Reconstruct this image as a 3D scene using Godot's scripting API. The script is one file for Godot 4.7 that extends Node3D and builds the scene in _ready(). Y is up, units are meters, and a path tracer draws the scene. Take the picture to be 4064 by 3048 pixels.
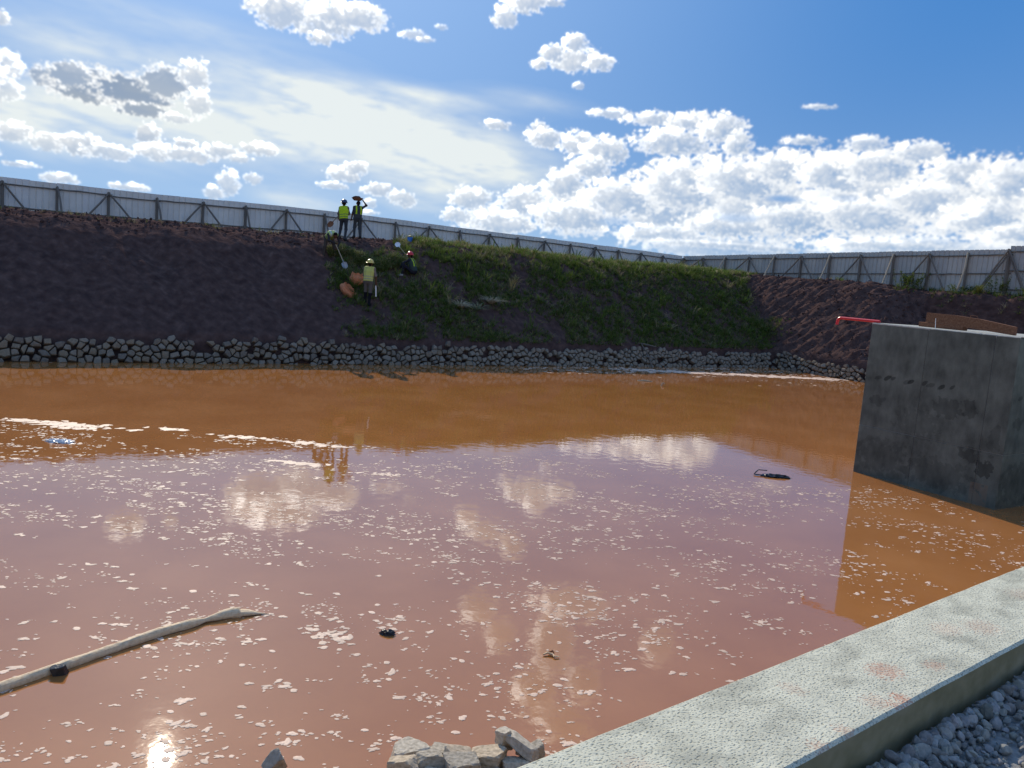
extends Node3D
# A muddy retention basin on a building site: far earth bank with a stone toe, sheet-metal fence,
# workers laying turf, a concrete headwall and the kerb and gravel in front.
# Axes: x right, y up, -z ahead. The basin has its own axes: "a" runs along the far bank, "n" across the basin.

const CA := 0.80902
const SA := 0.58779
const SUN := Vector3(-0.319, 0.504, -0.802)

var rng := RandomNumberGenerator.new()
var taken := {}
var M := {}
var n_big := FastNoiseLite.new()
var n_mid := FastNoiseLite.new()
var n_fine := FastNoiseLite.new()
var n_ridge := FastNoiseLite.new()

# ---------------------------------------------------------------- helpers
func bp(a: float, n: float, y: float) -> Vector3:
	return Vector3(a * CA - n * SA, y, -(a * SA + n * CA))

func to_a(p: Vector3) -> float:
	return p.x * CA - p.z * SA

func to_n(p: Vector3) -> float:
	return -p.x * SA - p.z * CA

func interp(x: float, xs: Array, ys: Array) -> float:
	if x <= xs[0]:
		return ys[0]
	for i in range(1, xs.size()):
		if x <= xs[i]:
			var t: float = (x - xs[i - 1]) / (xs[i] - xs[i - 1])
			return lerpf(ys[i - 1], ys[i], t)
	return ys[ys.size() - 1]

func lin(r: float, g: float, b: float) -> Color:
	return Color(r, g, b).linear_to_srgb()

func numbered(called: String) -> String:
	if not taken.has(called):
		taken[called] = 0
		return called
	taken[called] += 1
	return "%s_%03d" % [called, taken[called]]

func tag(o: Node3D, label: String, category: String, group := "") -> Node3D:
	o.set_meta("label", label)
	o.set_meta("category", category)
	if group:
		o.set_meta("group", group)
	return o

func thing(called: String, label: String, category: String, at := Vector3.ZERO, turn := 0.0, group := "") -> Node3D:
	var o := Node3D.new()
	o.name = numbered(called)
	add_child(o)
	o.position = at
	o.rotation.y = turn
	tag(o, label, category, group)
	return o

func put(called: String, mesh: Mesh, m: Material, parent: Node = null) -> MeshInstance3D:
	var o := MeshInstance3D.new()
	o.mesh = mesh
	if m:
		o.material_override = m
	if parent == null:
		o.name = numbered(called)
		add_child(o)
	else:
		o.name = called
		parent.add_child(o, true)
	return o

func tool() -> SurfaceTool:
	var st := SurfaceTool.new()
	st.begin(Mesh.PRIMITIVE_TRIANGLES)
	st.set_smooth_group(-1)
	return st

func done(st: SurfaceTool) -> ArrayMesh:
	st.generate_normals()
	return st.commit()

func tri(st: SurfaceTool, a: Vector3, b: Vector3, c: Vector3, out: Vector3) -> void:
	if (a - c).cross(a - b).dot(out) < 0.0:
		var t := b
		b = c
		c = t
	st.add_vertex(a)
	st.add_vertex(b)
	st.add_vertex(c)

func quad(st: SurfaceTool, a: Vector3, b: Vector3, c: Vector3, d: Vector3, out: Vector3) -> void:
	tri(st, a, b, c, out)
	tri(st, a, c, d, out)

func quad_uv(st: SurfaceTool, p: Array, uv: Array, out: Vector3) -> void:
	var order := [0, 1, 2, 0, 2, 3]
	var a: Vector3 = p[0]
	var b: Vector3 = p[1]
	var c: Vector3 = p[2]
	if (a - c).cross(a - b).dot(out) < 0.0:
		order = [0, 2, 1, 0, 3, 2]
	for i in order:
		st.set_uv(uv[i])
		st.add_vertex(p[i])

# a box with chamfered edges, placed by xf
func bevel_box(st: SurfaceTool, xf: Transform3D, size: Vector3, c: float) -> void:
	var h := size / 2.0
	c = minf(c, minf(h.x, minf(h.y, h.z)) * 0.9)
	var pt := func(s: Vector3, axis: int) -> Vector3:
		var v := Vector3(s.x * (h.x - c), s.y * (h.y - c), s.z * (h.z - c))
		v[axis] = s[axis] * h[axis]
		return xf * v
	var o := xf.origin
	for axis in 3:
		var u := (axis + 1) % 3
		var w := (axis + 2) % 3
		for sg in [-1.0, 1.0]:
			var q := []
			for k in [[-1.0, -1.0], [1.0, -1.0], [1.0, 1.0], [-1.0, 1.0]]:
				var s := Vector3.ZERO
				s[axis] = sg
				s[u] = k[0]
				s[w] = k[1]
				q.append(pt.call(s, axis))
			quad(st, q[0], q[1], q[2], q[3], (q[0] + q[2]) / 2.0 - o)
		for su in [-1.0, 1.0]:
			for sw in [-1.0, 1.0]:
				var s0 := Vector3.ZERO
				s0[axis] = -1.0
				s0[u] = su
				s0[w] = sw
				var s1 := s0
				s1[axis] = 1.0
				var q0: Vector3 = pt.call(s0, u)
				var q1: Vector3 = pt.call(s1, u)
				var q2: Vector3 = pt.call(s1, w)
				var q3: Vector3 = pt.call(s0, w)
				quad(st, q0, q1, q2, q3, (q0 + q2) / 2.0 - o)
	for sx in [-1.0, 1.0]:
		for sy in [-1.0, 1.0]:
			for sz in [-1.0, 1.0]:
				var s := Vector3(sx, sy, sz)
				var e0: Vector3 = pt.call(s, 0)
				var e1: Vector3 = pt.call(s, 1)
				var e2: Vector3 = pt.call(s, 2)
				tri(st, e0, e1, e2, e0 - o)

# a tube through points with a radius at each
func tube(st: SurfaceTool, pts: Array, radii: Array, sides := 8, wobble := 0.0) -> void:
	var rings := []
	var up := Vector3.UP
	for i in pts.size():
		var d: Vector3 = (pts[mini(i + 1, pts.size() - 1)] - pts[maxi(i - 1, 0)]).normalized()
		if absf(d.dot(up)) > 0.95:
			up = Vector3.RIGHT if absf(d.dot(Vector3.RIGHT)) < 0.9 else Vector3.BACK
		var s := d.cross(up).normalized()
		var t := s.cross(d).normalized()
		up = t
		var ring := []
		for k in sides:
			var an := TAU * k / sides
			var r: float = radii[i] * (1.0 + (rng.randf_range(-wobble, wobble) if wobble > 0.0 else 0.0))
			ring.append(pts[i] + (s * cos(an) + t * sin(an)) * r)
		rings.append(ring)
	for i in pts.size() - 1:
		for k in sides:
			var k2 := (k + 1) % sides
			var q: Array = [rings[i][k], rings[i][k2], rings[i + 1][k2], rings[i + 1][k]]
			quad(st, q[0], q[1], q[2], q[3], (q[0] + q[2]) / 2.0 - (pts[i] + pts[i + 1]) / 2.0)
	for e in [0, pts.size() - 1]:
		var d: Vector3 = pts[e] - pts[1 if e == 0 else e - 1]
		for k in sides:
			tri(st, pts[e], rings[e][k], rings[e][(k + 1) % sides], d)

func icosphere(levels: int) -> Array:
	var t := (1.0 + sqrt(5.0)) / 2.0
	var v: Array = []
	for p in [[-1, t, 0], [1, t, 0], [-1, -t, 0], [1, -t, 0], [0, -1, t], [0, 1, t], [0, -1, -t], [0, 1, -t], [t, 0, -1], [t, 0, 1], [-t, 0, -1], [-t, 0, 1]]:
		v.append(Vector3(p[0], p[1], p[2]).normalized())
	var f: Array = [[0, 11, 5], [0, 5, 1], [0, 1, 7], [0, 7, 10], [0, 10, 11], [1, 5, 9], [5, 11, 4], [11, 10, 2], [10, 7, 6], [7, 1, 8], [3, 9, 4], [3, 4, 2], [3, 2, 6], [3, 6, 8], [3, 8, 9], [4, 9, 5], [2, 4, 11], [6, 2, 10], [8, 6, 7], [9, 8, 1]]
	for l in levels:
		var mid := {}
		var g: Array = []
		for q in f:
			var m := []
			for e in 3:
				var i: int = mini(q[e], q[(e + 1) % 3])
				var j: int = maxi(q[e], q[(e + 1) % 3])
				var key := i * 100000 + j
				if not mid.has(key):
					mid[key] = v.size()
					v.append(((v[i] + v[j]) / 2.0).normalized())
				m.append(mid[key])
			g.append_array([[q[0], m[0], m[2]], [q[1], m[1], m[0]], [q[2], m[2], m[1]], [m[0], m[1], m[2]]])
		f = g
	return [v, f]

# an angular stone: a sphere cut by planes, roughened, as one mesh of about the given size
func rock(size: Vector3, cuts: int, rough: float, ico: Array, blocky := 0.0) -> ArrayMesh:
	var planes := []
	if blocky > 0.0:
		for ax in [Vector3.RIGHT, Vector3.LEFT, Vector3.UP, Vector3.DOWN, Vector3.FORWARD, Vector3.BACK]:
			var nn: Vector3 = (ax + Vector3(rng.randf_range(-1, 1), rng.randf_range(-1, 1), rng.randf_range(-1, 1)) * blocky).normalized()
			planes.append([nn, rng.randf_range(0.52, 0.62)])
	for i in cuts:
		planes.append([Vector3(rng.randf_range(-1, 1), rng.randf_range(-1, 1), rng.randf_range(-1, 1)).normalized(), rng.randf_range(0.6, 0.86)])
	var off := Vector3(rng.randf(), rng.randf(), rng.randf()) * 50.0
	var pts := PackedVector3Array()
	for d: Vector3 in ico[0]:
		var r := 1.0
		for p in planes:
			var c: float = d.dot(p[0])
			if c > 0.05:
				r = minf(r, p[1] / c)
		r *= 1.0 + rough * n_mid.get_noise_3dv(d * 9.0 + off) + rough * 0.5 * n_mid.get_noise_3dv(d * 24.0 + off)
		pts.append(d * r * size * 0.85)
	var st := tool()
	for q in ico[1]:
		tri(st, pts[q[0]], pts[q[1]], pts[q[2]], pts[q[0]] + pts[q[1]] + pts[q[2]])
	return done(st)

func noise_tex(size: int, freq: float, sd: int, ramp: Array, oct := 5, type := FastNoiseLite.TYPE_SIMPLEX_SMOOTH) -> NoiseTexture2D:
	var n := FastNoiseLite.new()
	n.noise_type = type
	n.frequency = freq
	n.seed = sd
	n.fractal_octaves = oct
	var t := NoiseTexture2D.new()
	t.width = size
	t.height = size
	t.seamless = true
	t.noise = n
	if ramp.size():
		var g := Gradient.new()
		g.offsets = PackedFloat32Array(ramp.map(func(r): return r[0]))
		g.colors = PackedColorArray(ramp.map(func(r): return r[1]))
		t.color_ramp = g
	return t

func mat(called: String, c: Color, rough := 0.9, spec := 0.3) -> StandardMaterial3D:
	var m := StandardMaterial3D.new()
	m.resource_name = called
	m.albedo_color = c
	m.roughness = rough
	m.metallic_specular = spec
	M[called] = m
	return m

func textured(called: String, tex: Texture2D, scale: float, bump: Texture2D, bump_cm: float, rough := 0.9, spec := 0.3) -> StandardMaterial3D:
	var m := mat(called, Color.WHITE, rough, spec)
	m.albedo_texture = tex
	m.uv1_triplanar = true
	m.uv1_world_triplanar = true
	m.uv1_scale = Vector3.ONE * scale
	if bump:
		m.heightmap_enabled = true
		m.heightmap_texture = bump
		m.heightmap_scale = bump_cm
	return m

# ---------------------------------------------------------------- the setting
func _ready() -> void:
	rng.seed = 7
	n_big.frequency = 0.12
	n_big.fractal_octaves = 3
	n_big.seed = 3
	n_mid.frequency = 0.35
	n_mid.fractal_octaves = 4
	n_mid.seed = 11
	n_fine.frequency = 2.2
	n_fine.fractal_octaves = 4
	n_fine.seed = 23
	n_ridge.frequency = 0.8
	n_ridge.fractal_type = FastNoiseLite.FRACTAL_RIDGED
	n_ridge.fractal_octaves = 4
	n_ridge.seed = 31

	# camera: a phone held 3.5 m above the water, tipped down and a little askew
	var cam := Camera3D.new()
	cam.name = "camera"
	cam.fov = 48.1
	cam.near = 0.1
	cam.far = 2000.0
	add_child(cam)
	cam.transform = Transform3D(Basis(Vector3.RIGHT, deg_to_rad(-7.01)) * Basis(Vector3.BACK, deg_to_rad(4.636)), Vector3(0, 3.5, 0))
	cam.current = true

	# sky with backlit clouds, sun ahead and to the left, exposure
	var env := Environment.new()
	env.background_mode = Environment.BG_SKY
	env.sky = Sky.new()
	var pano := PanoramaSkyMaterial.new()
	pano.panorama = make_sky()
	env.sky.sky_material = pano
	env.background_energy_multiplier = 1.0
	env.tonemap_mode = Environment.TONE_MAPPER_LINEAR
	env.tonemap_exposure = 1.0
	env.sdfgi_enabled = true
	env.ssao_enabled = true
	env.ssil_enabled = true
	var we := WorldEnvironment.new()
	we.name = "world_environment"
	we.environment = env
	add_child(we)
	var sun := DirectionalLight3D.new()
	sun.name = "sun"
	sun.light_energy = 1.5
	sun.light_color = Color(1.0, 0.95, 0.86)
	sun.light_angular_distance = 0.5
	sun.shadow_enabled = true
	add_child(sun)
	sun.basis = Basis.looking_at(-SUN)

	materials()
	ground()
	yard_and_kerb()
	stone_walls()
	headwall()
	fences()
	grass()
	near_stones()
	floating_things()
	foam()
	bank_things()
	workers()

# ---------------------------------------------------------------- sky
# cumulus puffs as azimuth, elevation, half widths (degrees) and strength, then holes
const PUFFS := [
	36.0, 5.0, 4.0, 2.4, 0.90,  40.0, 4.2, 3.0, 1.8, 0.85,  37.0, 12.5, 2.2, 1.0, 0.90,  -37.0, 6.5, 3.0, 1.4, 0.90,  -38.5, 12.0, 2.4, 1.2, 0.90,
	30.0, 30.0, 3.0, 1.4, 0.90,  -8.0, 36.0, 3.2, 1.5, 0.90,  14.0, 37.0, 2.6, 1.3, 0.85,
	9.0, 5.2, 4.2, 2.6, 0.85,  15.0, 5.6, 5.0, 3.0, 0.90,  21.0, 6.0, 5.0, 3.0, 0.90,  27.0, 6.4, 5.0, 3.0, 0.90,  3.0, 4.6, 3.6, 2.2, 0.75,
	31.0, 4.4, 5.0, 2.2, 0.85,  -2.0, 3.6, 3.0, 1.4, 0.60,  12.0, 3.0, 6.0, 1.0, 0.55,  24.0, 3.6, 7.0, 1.0, 0.60,
	-15.8, 14.9, 2.7, 1.2, 1.00,  -13.6, 14.4, 2.3, 1.3, 1.00,  -11.1, 15.0, 1.7, 1.0, 1.00,  -17.5, 14.9, 1.1, 0.8, 1.00,  -13.8, 13.5, 1.0, 0.5, 1.00,
	-15.1, 16.1, 3.4, 1.1, 1.00,  -8.0, 14.4, 1.0, 0.4, 0.60,  -7.2, 14.2, 0.7, 0.2, 0.60,  -6.3, 15.0, 0.5, 0.2, 0.50,  -1.5, 16.6, 1.6, 0.6, 1.00,
	-2.8, 15.7, 0.5, 0.5, 0.80,  0.2, 17.0, 1.3, 0.4, 0.80,  2.3, 13.8, 2.3, 0.9, 1.00,  2.3, 14.8, 0.9, 0.7, 1.00,  0.9, 14.1, 1.0, 0.7, 1.00,
	3.9, 13.7, 1.1, 0.6, 1.00,  0.1, 13.4, 0.7, 0.4, 1.00,  2.7, 12.3, 0.5, 0.3, 0.60,  -28.6, 9.0, 1.3, 0.9, 1.50,  -26.5, 8.9, 2.7, 1.3, 1.80,
	-24.3, 8.9, 2.7, 1.2, 1.80,  -22.6, 9.7, 1.7, 1.2, 1.50,  -21.0, 10.4, 1.0, 1.1, 1.00,  -20.7, 8.8, 0.9, 1.1, 0.90,  -23.8, 8.0, 1.9, 0.5, 1.60,
	-22.0, 7.8, 1.1, 0.4, 0.80,  -27.7, 9.3, 1.3, 0.9, 1.50,  -30.8, 9.2, 1.0, 1.1, 0.80,  -31.0, 11.7, 0.4, 0.5, 0.90,  -31.1, 8.1, 1.2, 1.0, 0.70,
	-32.4, 8.8, 1.8, 1.7, 0.90,  -30.4, 5.8, 1.2, 0.8, 1.00,  -28.6, 5.5, 1.3, 0.7, 0.90,  -26.9, 5.6, 1.6, 0.8, 1.30,  -25.5, 5.4, 1.6, 0.6, 0.80,
	-23.5, 6.6, 0.9, 0.9, 1.30,  -23.0, 5.7, 1.3, 0.7, 1.00,  -21.1, 5.8, 2.0, 0.6, 1.00,  -21.4, 6.4, 0.8, 0.4, 1.00,  -19.3, 6.2, 1.4, 0.6, 0.90,
	-17.1, 6.6, 1.4, 0.5, 1.00,  -18.3, 5.9, 1.0, 0.3, 0.70,  -28.1, 3.6, 1.2, 0.4, 0.90,  -30.2, 4.1, 1.2, 0.2, 0.70,  -24.4, 3.5, 1.4, 0.3, 0.90,
	-18.9, 4.3, 0.8, 1.1, 0.70,  -19.7, 3.7, 0.7, 0.6, 0.70,  -17.4, 4.8, 0.7, 0.5, 0.70,  -32.8, 4.4, 2.0, 1.0, 1.00,  -11.9, 5.6, 1.3, 0.6, 0.90,
	-11.1, 6.1, 0.9, 0.6, 0.90,  -12.5, 4.9, 1.1, 0.3, 0.80,  -9.6, 4.9, 1.3, 0.6, 0.90,  -8.1, 4.5, 1.1, 0.7, 0.80,  -10.1, 4.0, 0.5, 0.4, 0.60,
	-10.1, 3.4, 0.8, 0.2, 0.80,  -2.3, 9.6, 1.1, 0.4, 0.90,  0.4, 9.5, 0.8, 0.8, 0.90,  0.9, 9.0, 1.5, 0.8, 1.00,  3.0, 8.8, 1.5, 1.0, 1.00,
	4.7, 8.4, 1.9, 1.3, 1.00,  3.8, 7.4, 1.8, 1.1, 1.00,  5.2, 10.8, 1.8, 0.4, 0.70,  7.9, 10.6, 2.4, 0.6, 0.90,  10.3, 10.5, 2.4, 0.9, 1.00,
	8.9, 9.2, 3.0, 1.2, 0.90,  12.0, 10.2, 1.8, 1.2, 1.00,  13.1, 9.3, 1.1, 1.2, 1.00,  2.4, 6.2, 1.8, 1.3, 1.00,  -0.2, 4.8, 2.1, 1.4, 0.90,
	-3.6, 4.8, 1.7, 1.1, 0.80,  -1.6, 3.5, 2.7, 1.0, 0.90,  2.9, 4.2, 3.3, 1.3, 1.00,  6.1, 5.6, 3.3, 1.6, 1.00,  10.1, 6.7, 3.9, 2.2, 1.00,
	13.5, 7.2, 3.5, 1.9, 1.00,  16.2, 8.0, 2.9, 1.4, 1.00,  19.0, 7.9, 3.1, 1.7, 1.00,  21.5, 8.3, 2.8, 1.4, 1.00,  23.6, 9.1, 1.9, 0.9, 1.00,
	26.1, 7.9, 3.0, 1.3, 1.00,  28.7, 7.5, 2.4, 1.8, 1.00,  24.3, 6.3, 3.6, 1.5, 1.00,  20.6, 5.3, 3.7, 1.4, 1.00,  16.6, 4.9, 3.5, 1.2, 1.00,
	12.7, 4.3, 3.5, 1.0, 0.90,  8.6, 3.5, 3.6, 0.8, 0.80,  27.3, 5.6, 2.9, 1.3, 1.00,  29.3, 4.7, 2.1, 0.7, 0.90,  20.6, 9.6, 1.5, 0.6, 0.80,
	17.0, 9.7, 1.4, 0.4, 0.80,  0.3, 2.4, 1.8, 0.4, 0.80,  -4.5, 3.7, 1.2, 0.7, 0.80,  12.8, 3.1, 6.5, 0.3, 0.60,  22.1, 3.7, 5.6, 0.4, 0.70,
	31.3, 6.8, 2.6, 2.3, 1.00,  31.5, 8.5, 2.0, 0.8, 0.80,  17.7, 11.7, 1.3, 0.2, 0.80,  -2.3, 15.9, 0.9, 0.8, 0.80,  -0.9, 16.9, 1.4, 0.7, 0.90,
	0.9, 17.7, 1.1, 0.8, 0.90,  -24.1, 16.7, 1.2, 1.0, 0.90,  -21.5, 16.5, 0.6, 0.6, 0.70,  5.2, 20.8, 3.0, 1.2, 0.70,  4.2, 23.5, 1.8, 2.4, 0.75,
	3.2, 26.4, 1.9, 1.7, 0.80,  -1.2, 21.6, 1.4, 1.3, 0.70,  0.6, 23.2, 1.3, 1.2, 0.70,  11.4, 22.6, 1.4, 1.6, 0.45,  6.6, 25.5, 1.4, 1.5, 0.60,
	5.3, 28.1, 2.3, 1.4, 0.70,  -16.2, 14.8, 2.1, 1.5, 1.00,  -12.3, 15.0, 2.8, 1.0, 1.00,  16.2, 6.2, 1.4, 0.3, -0.70,  13.5, 4.9, 1.8, 0.4, -0.50,
	14.4, 8.9, 0.7, 0.3, -0.60,  5.9, 4.1, 1.5, 0.4, -0.50,  19.9, 6.4, 0.9, 0.3, -0.40,
]
const VEILS := [
	-12.0, 6.6, 9.0, 1.5, 0.30,  -18.0, 9.0, 9.0, 1.5, 0.35,  -26.0, 6.8, 8.0, 2.0, 0.45,  -3.0, 6.6, 5.0, 1.4, 0.35,  -7.5, 4.2, 4.0, 0.9, 0.30,
	-22.0, 13.0, 9.0, 0.9, 0.30,
	-17.3, 11.0, 4.0, 0.7, 0.40,  -11.7, 10.5, 7.6, 0.9, 0.60,  -6.7, 11.0, 4.7, 0.5, 0.60,  -15.5, 7.4, 6.7, 1.3, 0.60,  -12.7, 9.4, 5.8, 1.2, 0.70,
	-8.6, 8.5, 7.1, 1.5, 1.00,  -4.4, 7.7, 5.7, 1.5, 0.80,  -5.7, 5.6, 2.7, 1.2, 0.60,  -14.7, 3.8, 3.2, 0.9, 0.50,  -26.6, 11.1, 6.4, 1.2, 0.50,
	-24.0, 7.9, 8.2, 1.6, 0.60,  -30.0, 6.3, 3.9, 1.6, 0.60,  -0.2, 11.3, 3.6, 0.6, 0.30,
]

func air(az: float, el: float) -> Vector3:
	# clear air: deep blue away from the sun, milky towards it and towards the horizon
	var e := deg_to_rad(el)
	var z := deg_to_rad(az)
	var d := Vector3(sin(z) * cos(e), sin(e), -cos(z) * cos(e))
	var ang := rad_to_deg(acos(clampf(d.dot(SUN.normalized()), -1.0, 1.0)))
	var g := clampf((46.0 - ang) / 36.0, 0.0, 1.0)
	g = g * g * (3.0 - 2.0 * g)
	var c := Vector3(0.050, 0.225, 0.60).lerp(Vector3(0.30, 0.50, 0.87), g)
	var hz := exp(-maxf(el, 0.0) / 6.5)
	c = c.lerp(Vector3(0.50, 0.71, 0.92), hz * 0.9)
	c += Vector3(1.0, 0.96, 0.88) * 0.5 * exp(-ang * ang / 90.0)
	return c

func smooth(a: float, b: float, x: float) -> float:
	var t := clampf((x - a) / (b - a), 0.0, 1.0)
	return t * t * (3.0 - 2.0 * t)

func cloud_color(sky: Vector3, d: float, dl: float, ds: float, az: float, el: float, detail: float) -> Vector3:
	# backlit near the sun (grey cores, bright rims), more frontally lit away from it
	var off := smooth(20.0, 46.0, Vector2((az + 21.7) * cos(deg_to_rad(el)), el - 30.3).length())
	var front := smooth(50.0, 110.0, Vector2((az + 21.7) * cos(deg_to_rad(el)), el - 30.3).length())  # lifts the clouds out of view so they fill the shaded faces
	var lit := clampf(0.40 + 0.14 * off + 0.30 * front + (dl - ds) * 0.9 + detail, 0.0, 1.0)
	var thick := smooth(0.06, 0.55, d)
	var b := 1.0 - clampf(thick * (1.0 - lit) * 1.6 - 0.06, 0.0, 1.0)
	var grey := Vector3(0.60, 0.66, 0.74).lerp(Vector3(0.24, 0.31, 0.42), smooth(0.95, 1.5, d))
	grey = grey.lerp(Vector3(0.42, 0.53, 0.68), off * 0.8).lerp(sky, 0.25)
	var white := Vector3(1.03, 1.02, 0.98).lerp(sky, 0.15 * exp(-maxf(el - 1.0, 0.0) / 4.0))
	# sunlit cloud is brighter than the picture can show
	return grey.lerp(white, b) * (1.0 + 0.6 * smooth(0.72, 1.0, b) * thick)

func puff_color(sky: Vector3, d: float, tl: float, lump: float, wisp: float, s: float, off: float, el: float) -> Vector3:
	var dark := smooth(1.15, 1.7, s)
	var thick := smooth(0.05 + 0.15 * dark, 0.55 + 0.2 * off + 0.05 * dark, d)
	var lit := clampf(0.50 + 0.15 * off + 0.50 * tl + 0.42 * lump * (1.0 - 0.55 * dark) + 0.12 * wisp, 0.0, 1.0)
	var b := 1.0 - clampf(thick * (1.0 - lit * (1.0 - 0.55 * dark)) * (1.36 + 0.34 * off + 0.5 * dark) - 0.05, 0.0, 1.0)
	var grey := Vector3(0.56, 0.63, 0.73).lerp(Vector3(0.21, 0.28, 0.40), dark).lerp(Vector3(0.36, 0.49, 0.68), off * 0.75).lerp(sky, 0.25)
	var white := Vector3(1.04, 1.03, 0.99).lerp(sky, 0.18 * exp(-maxf(el - 1.0, 0.0) / 4.0))
	# sunlit cloud is brighter than the picture can show
	return grey.lerp(white, b) * (1.0 + (0.5 + 2.3 * (1.0 - off)) * smooth(0.45, 0.95, b) * thick)

func make_sky() -> ImageTexture:
	var w := 4096
	var h := 2048
	var pd := w / 360.0
	var nb := FastNoiseLite.new()
	nb.noise_type = FastNoiseLite.TYPE_SIMPLEX_SMOOTH
	nb.fractal_type = FastNoiseLite.FRACTAL_RIDGED
	nb.fractal_octaves = 6
	nb.fractal_gain = 0.60
	nb.frequency = 0.26
	nb.seed = 5
	var nw := FastNoiseLite.new()
	nw.noise_type = FastNoiseLite.TYPE_SIMPLEX_SMOOTH
	nw.fractal_octaves = 5
	nw.frequency = 0.5
	nw.seed = 9
	var ns := FastNoiseLite.new()
	ns.noise_type = FastNoiseLite.TYPE_SIMPLEX_SMOOTH
	ns.fractal_octaves = 4
	ns.frequency = 0.22
	ns.seed = 14
	# the whole sky, coarsely: the same air, unseen cumulus added thicker and brighter as fill light
	var cw := 1024
	var ch := 512
	var coarse := PackedFloat32Array()
	coarse.resize(cw * ch * 3)
	for j in ch:
		var el := 90.0 - (j + 0.5) * 180.0 / ch
		for i in cw:
			var az := (i + 0.5) * 360.0 / cw - 180.0
			var c := Vector3(0.30, 0.26, 0.22)
			if el > -1.0:
				c = air(az, el)
				var ox := maxf(maxf(absf(az) - 41.0, el - 41.0), 0.0)
				var wgt := smooth(0.0, 10.0, ox)
				if wgt > 0.0:
					var zz := deg_to_rad(az)
					var ee := deg_to_rad(el)
					var q := Vector3(sin(zz) * cos(ee), sin(ee) * 1.6, -cos(zz) * cos(ee)) * 22.0
					var cover := 0.38 + 0.35 * smooth(14.0, 2.0, el)
					var d: float = ns.get_noise_3dv(q) * 1.5 + (cover - 0.55) - nb.get_noise_3dv(q * 1.6) * 0.35
					d = minf(d, 0.8) - (1.0 - wgt) * 2.0
					if d > 0.0:
						var lit := nw.get_noise_3dv(q * 1.5) * 0.3
						c = c.lerp(cloud_color(c, d, d, d * 0.8, az, el, lit), smooth(0.0, 0.22, d))
			var k := (j * cw + i) * 3
			coarse[k] = c.x
			coarse[k + 1] = c.y
			coarse[k + 2] = c.z
	var im := Image.create_from_data(cw, ch, false, Image.FORMAT_RGBF, coarse.to_byte_array())
	im.resize(w, h, Image.INTERPOLATE_BILINEAR)
	# the part with the clouds one can tell apart
	var az0 := -42.0
	var el1 := 42.0
	var ww := int(84.0 * pd)
	var wh := int(43.0 * pd)
	# air and high thin veils first
	var clear := PackedVector3Array()
	clear.resize(ww * wh)
	var lump := PackedFloat32Array()
	lump.resize(ww * wh)
	var wisp := PackedFloat32Array()
	wisp.resize(ww * wh)
	for j in wh:
		var el := el1 - (j + 0.5) / pd
		for i in ww:
			var k := j * ww + i
			var az := az0 + (i + 0.5) / pd
			var c := air(az, el)
			var veil := 0.0
			var q := 0
			while q < VEILS.size():
				var ex: float = (az - VEILS[q]) / VEILS[q + 2]
				if absf(ex) < 2.0:
					var ey: float = (el - VEILS[q + 1] + (az - VEILS[q]) * 0.09) / VEILS[q + 3]
					var g := ex * ex + ey * ey
					if g < 4.0:
						veil += VEILS[q + 4] * exp(-1.3 * g)
				q += 5
			if veil > 0.02:
				var st := 0.75 + 0.55 * ns.get_noise_2d(az * 0.7 + el * 0.5, el * 3.4 + az * 0.3) + 0.22 * nw.get_noise_2d(az * 1.0, el * 3.5)
				c = c.lerp(Vector3(0.86, 0.91, 0.89), clampf(veil * 1.25 * clampf(st, 0.0, 1.3), 0.0, 0.92))
			clear[k] = c
			if el < 40.0:
				lump[k] = -nb.get_noise_2d(az * 1.7 + nw.get_noise_2d(az * 0.8, el * 0.8) * 0.9, el * 2.1 + nw.get_noise_2d(az * 0.8 + 70.0, el * 0.8) * 0.8)
				wisp[k] = nw.get_noise_2d(az * 4.5, el * 5.5)
	# then each puff over the ones behind it, with its own lit side and shaded base
	var shown := clear.duplicate()
	var p := 0
	while p < PUFFS.size():
		var paz: float = PUFFS[p]
		var pel: float = PUFFS[p + 1]
		var rx: float = PUFFS[p + 2] * 1.06
		var ry: float = PUFFS[p + 3] * 1.06
		var s: float = PUFFS[p + 4]
		p += 5
		var reach := 1.4
		var sun2 := Vector2(-21.7 - paz, 30.3 - pel).normalized()
		sun2 = (sun2 + Vector2(0.0, 0.35)).normalized()
		var small := smooth(2.2, 0.7, ry)
		var off := smooth(20.0, 46.0, Vector2(paz + 21.7, pel - 30.3).length())
		for j in range(maxi(0, int((el1 - pel - ry * reach) * pd)), mini(wh - 1, int((el1 - pel + ry * reach) * pd)) + 1):
			var el := el1 - (j + 0.5) / pd
			var dy := (el - pel) / ry
			var dyf := dy * 1.2 if dy < 0.0 else dy
			for i in range(maxi(0, int((paz - rx * reach - az0) * pd)), mini(ww - 1, int((paz + rx * reach - az0) * pd)) + 1):
				var az := az0 + (i + 0.5) / pd
				var dx := (az - paz) / rx
				var v := 1.0 - dx * dx - dyf * dyf
				if v < -0.85:
					continue
				var k := j * ww + i
				if s < 0.0:
					if v > 0.0:
						shown[k] = shown[k].lerp(clear[k], clampf(-s * v * 1.4 + lump[k] * 0.3, 0.0, 1.0))
					continue
				var d := v + lump[k] * (0.52 - 0.22 * smooth(1.15, 1.7, s)) + wisp[k] * (0.40 + 0.2 * small) - 0.03
				if d < 0.0:
					continue
				var tl := dx * sun2.x + dy * sun2.y
				shown[k] = shown[k].lerp(puff_color(clear[k], d, tl, lump[k], wisp[k], s, off, el), smooth(-0.04, 0.46, d) * minf(1.0, 0.25 + 0.8 * s))
	var fine := PackedFloat32Array()
	fine.resize(ww * wh * 3)
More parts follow.
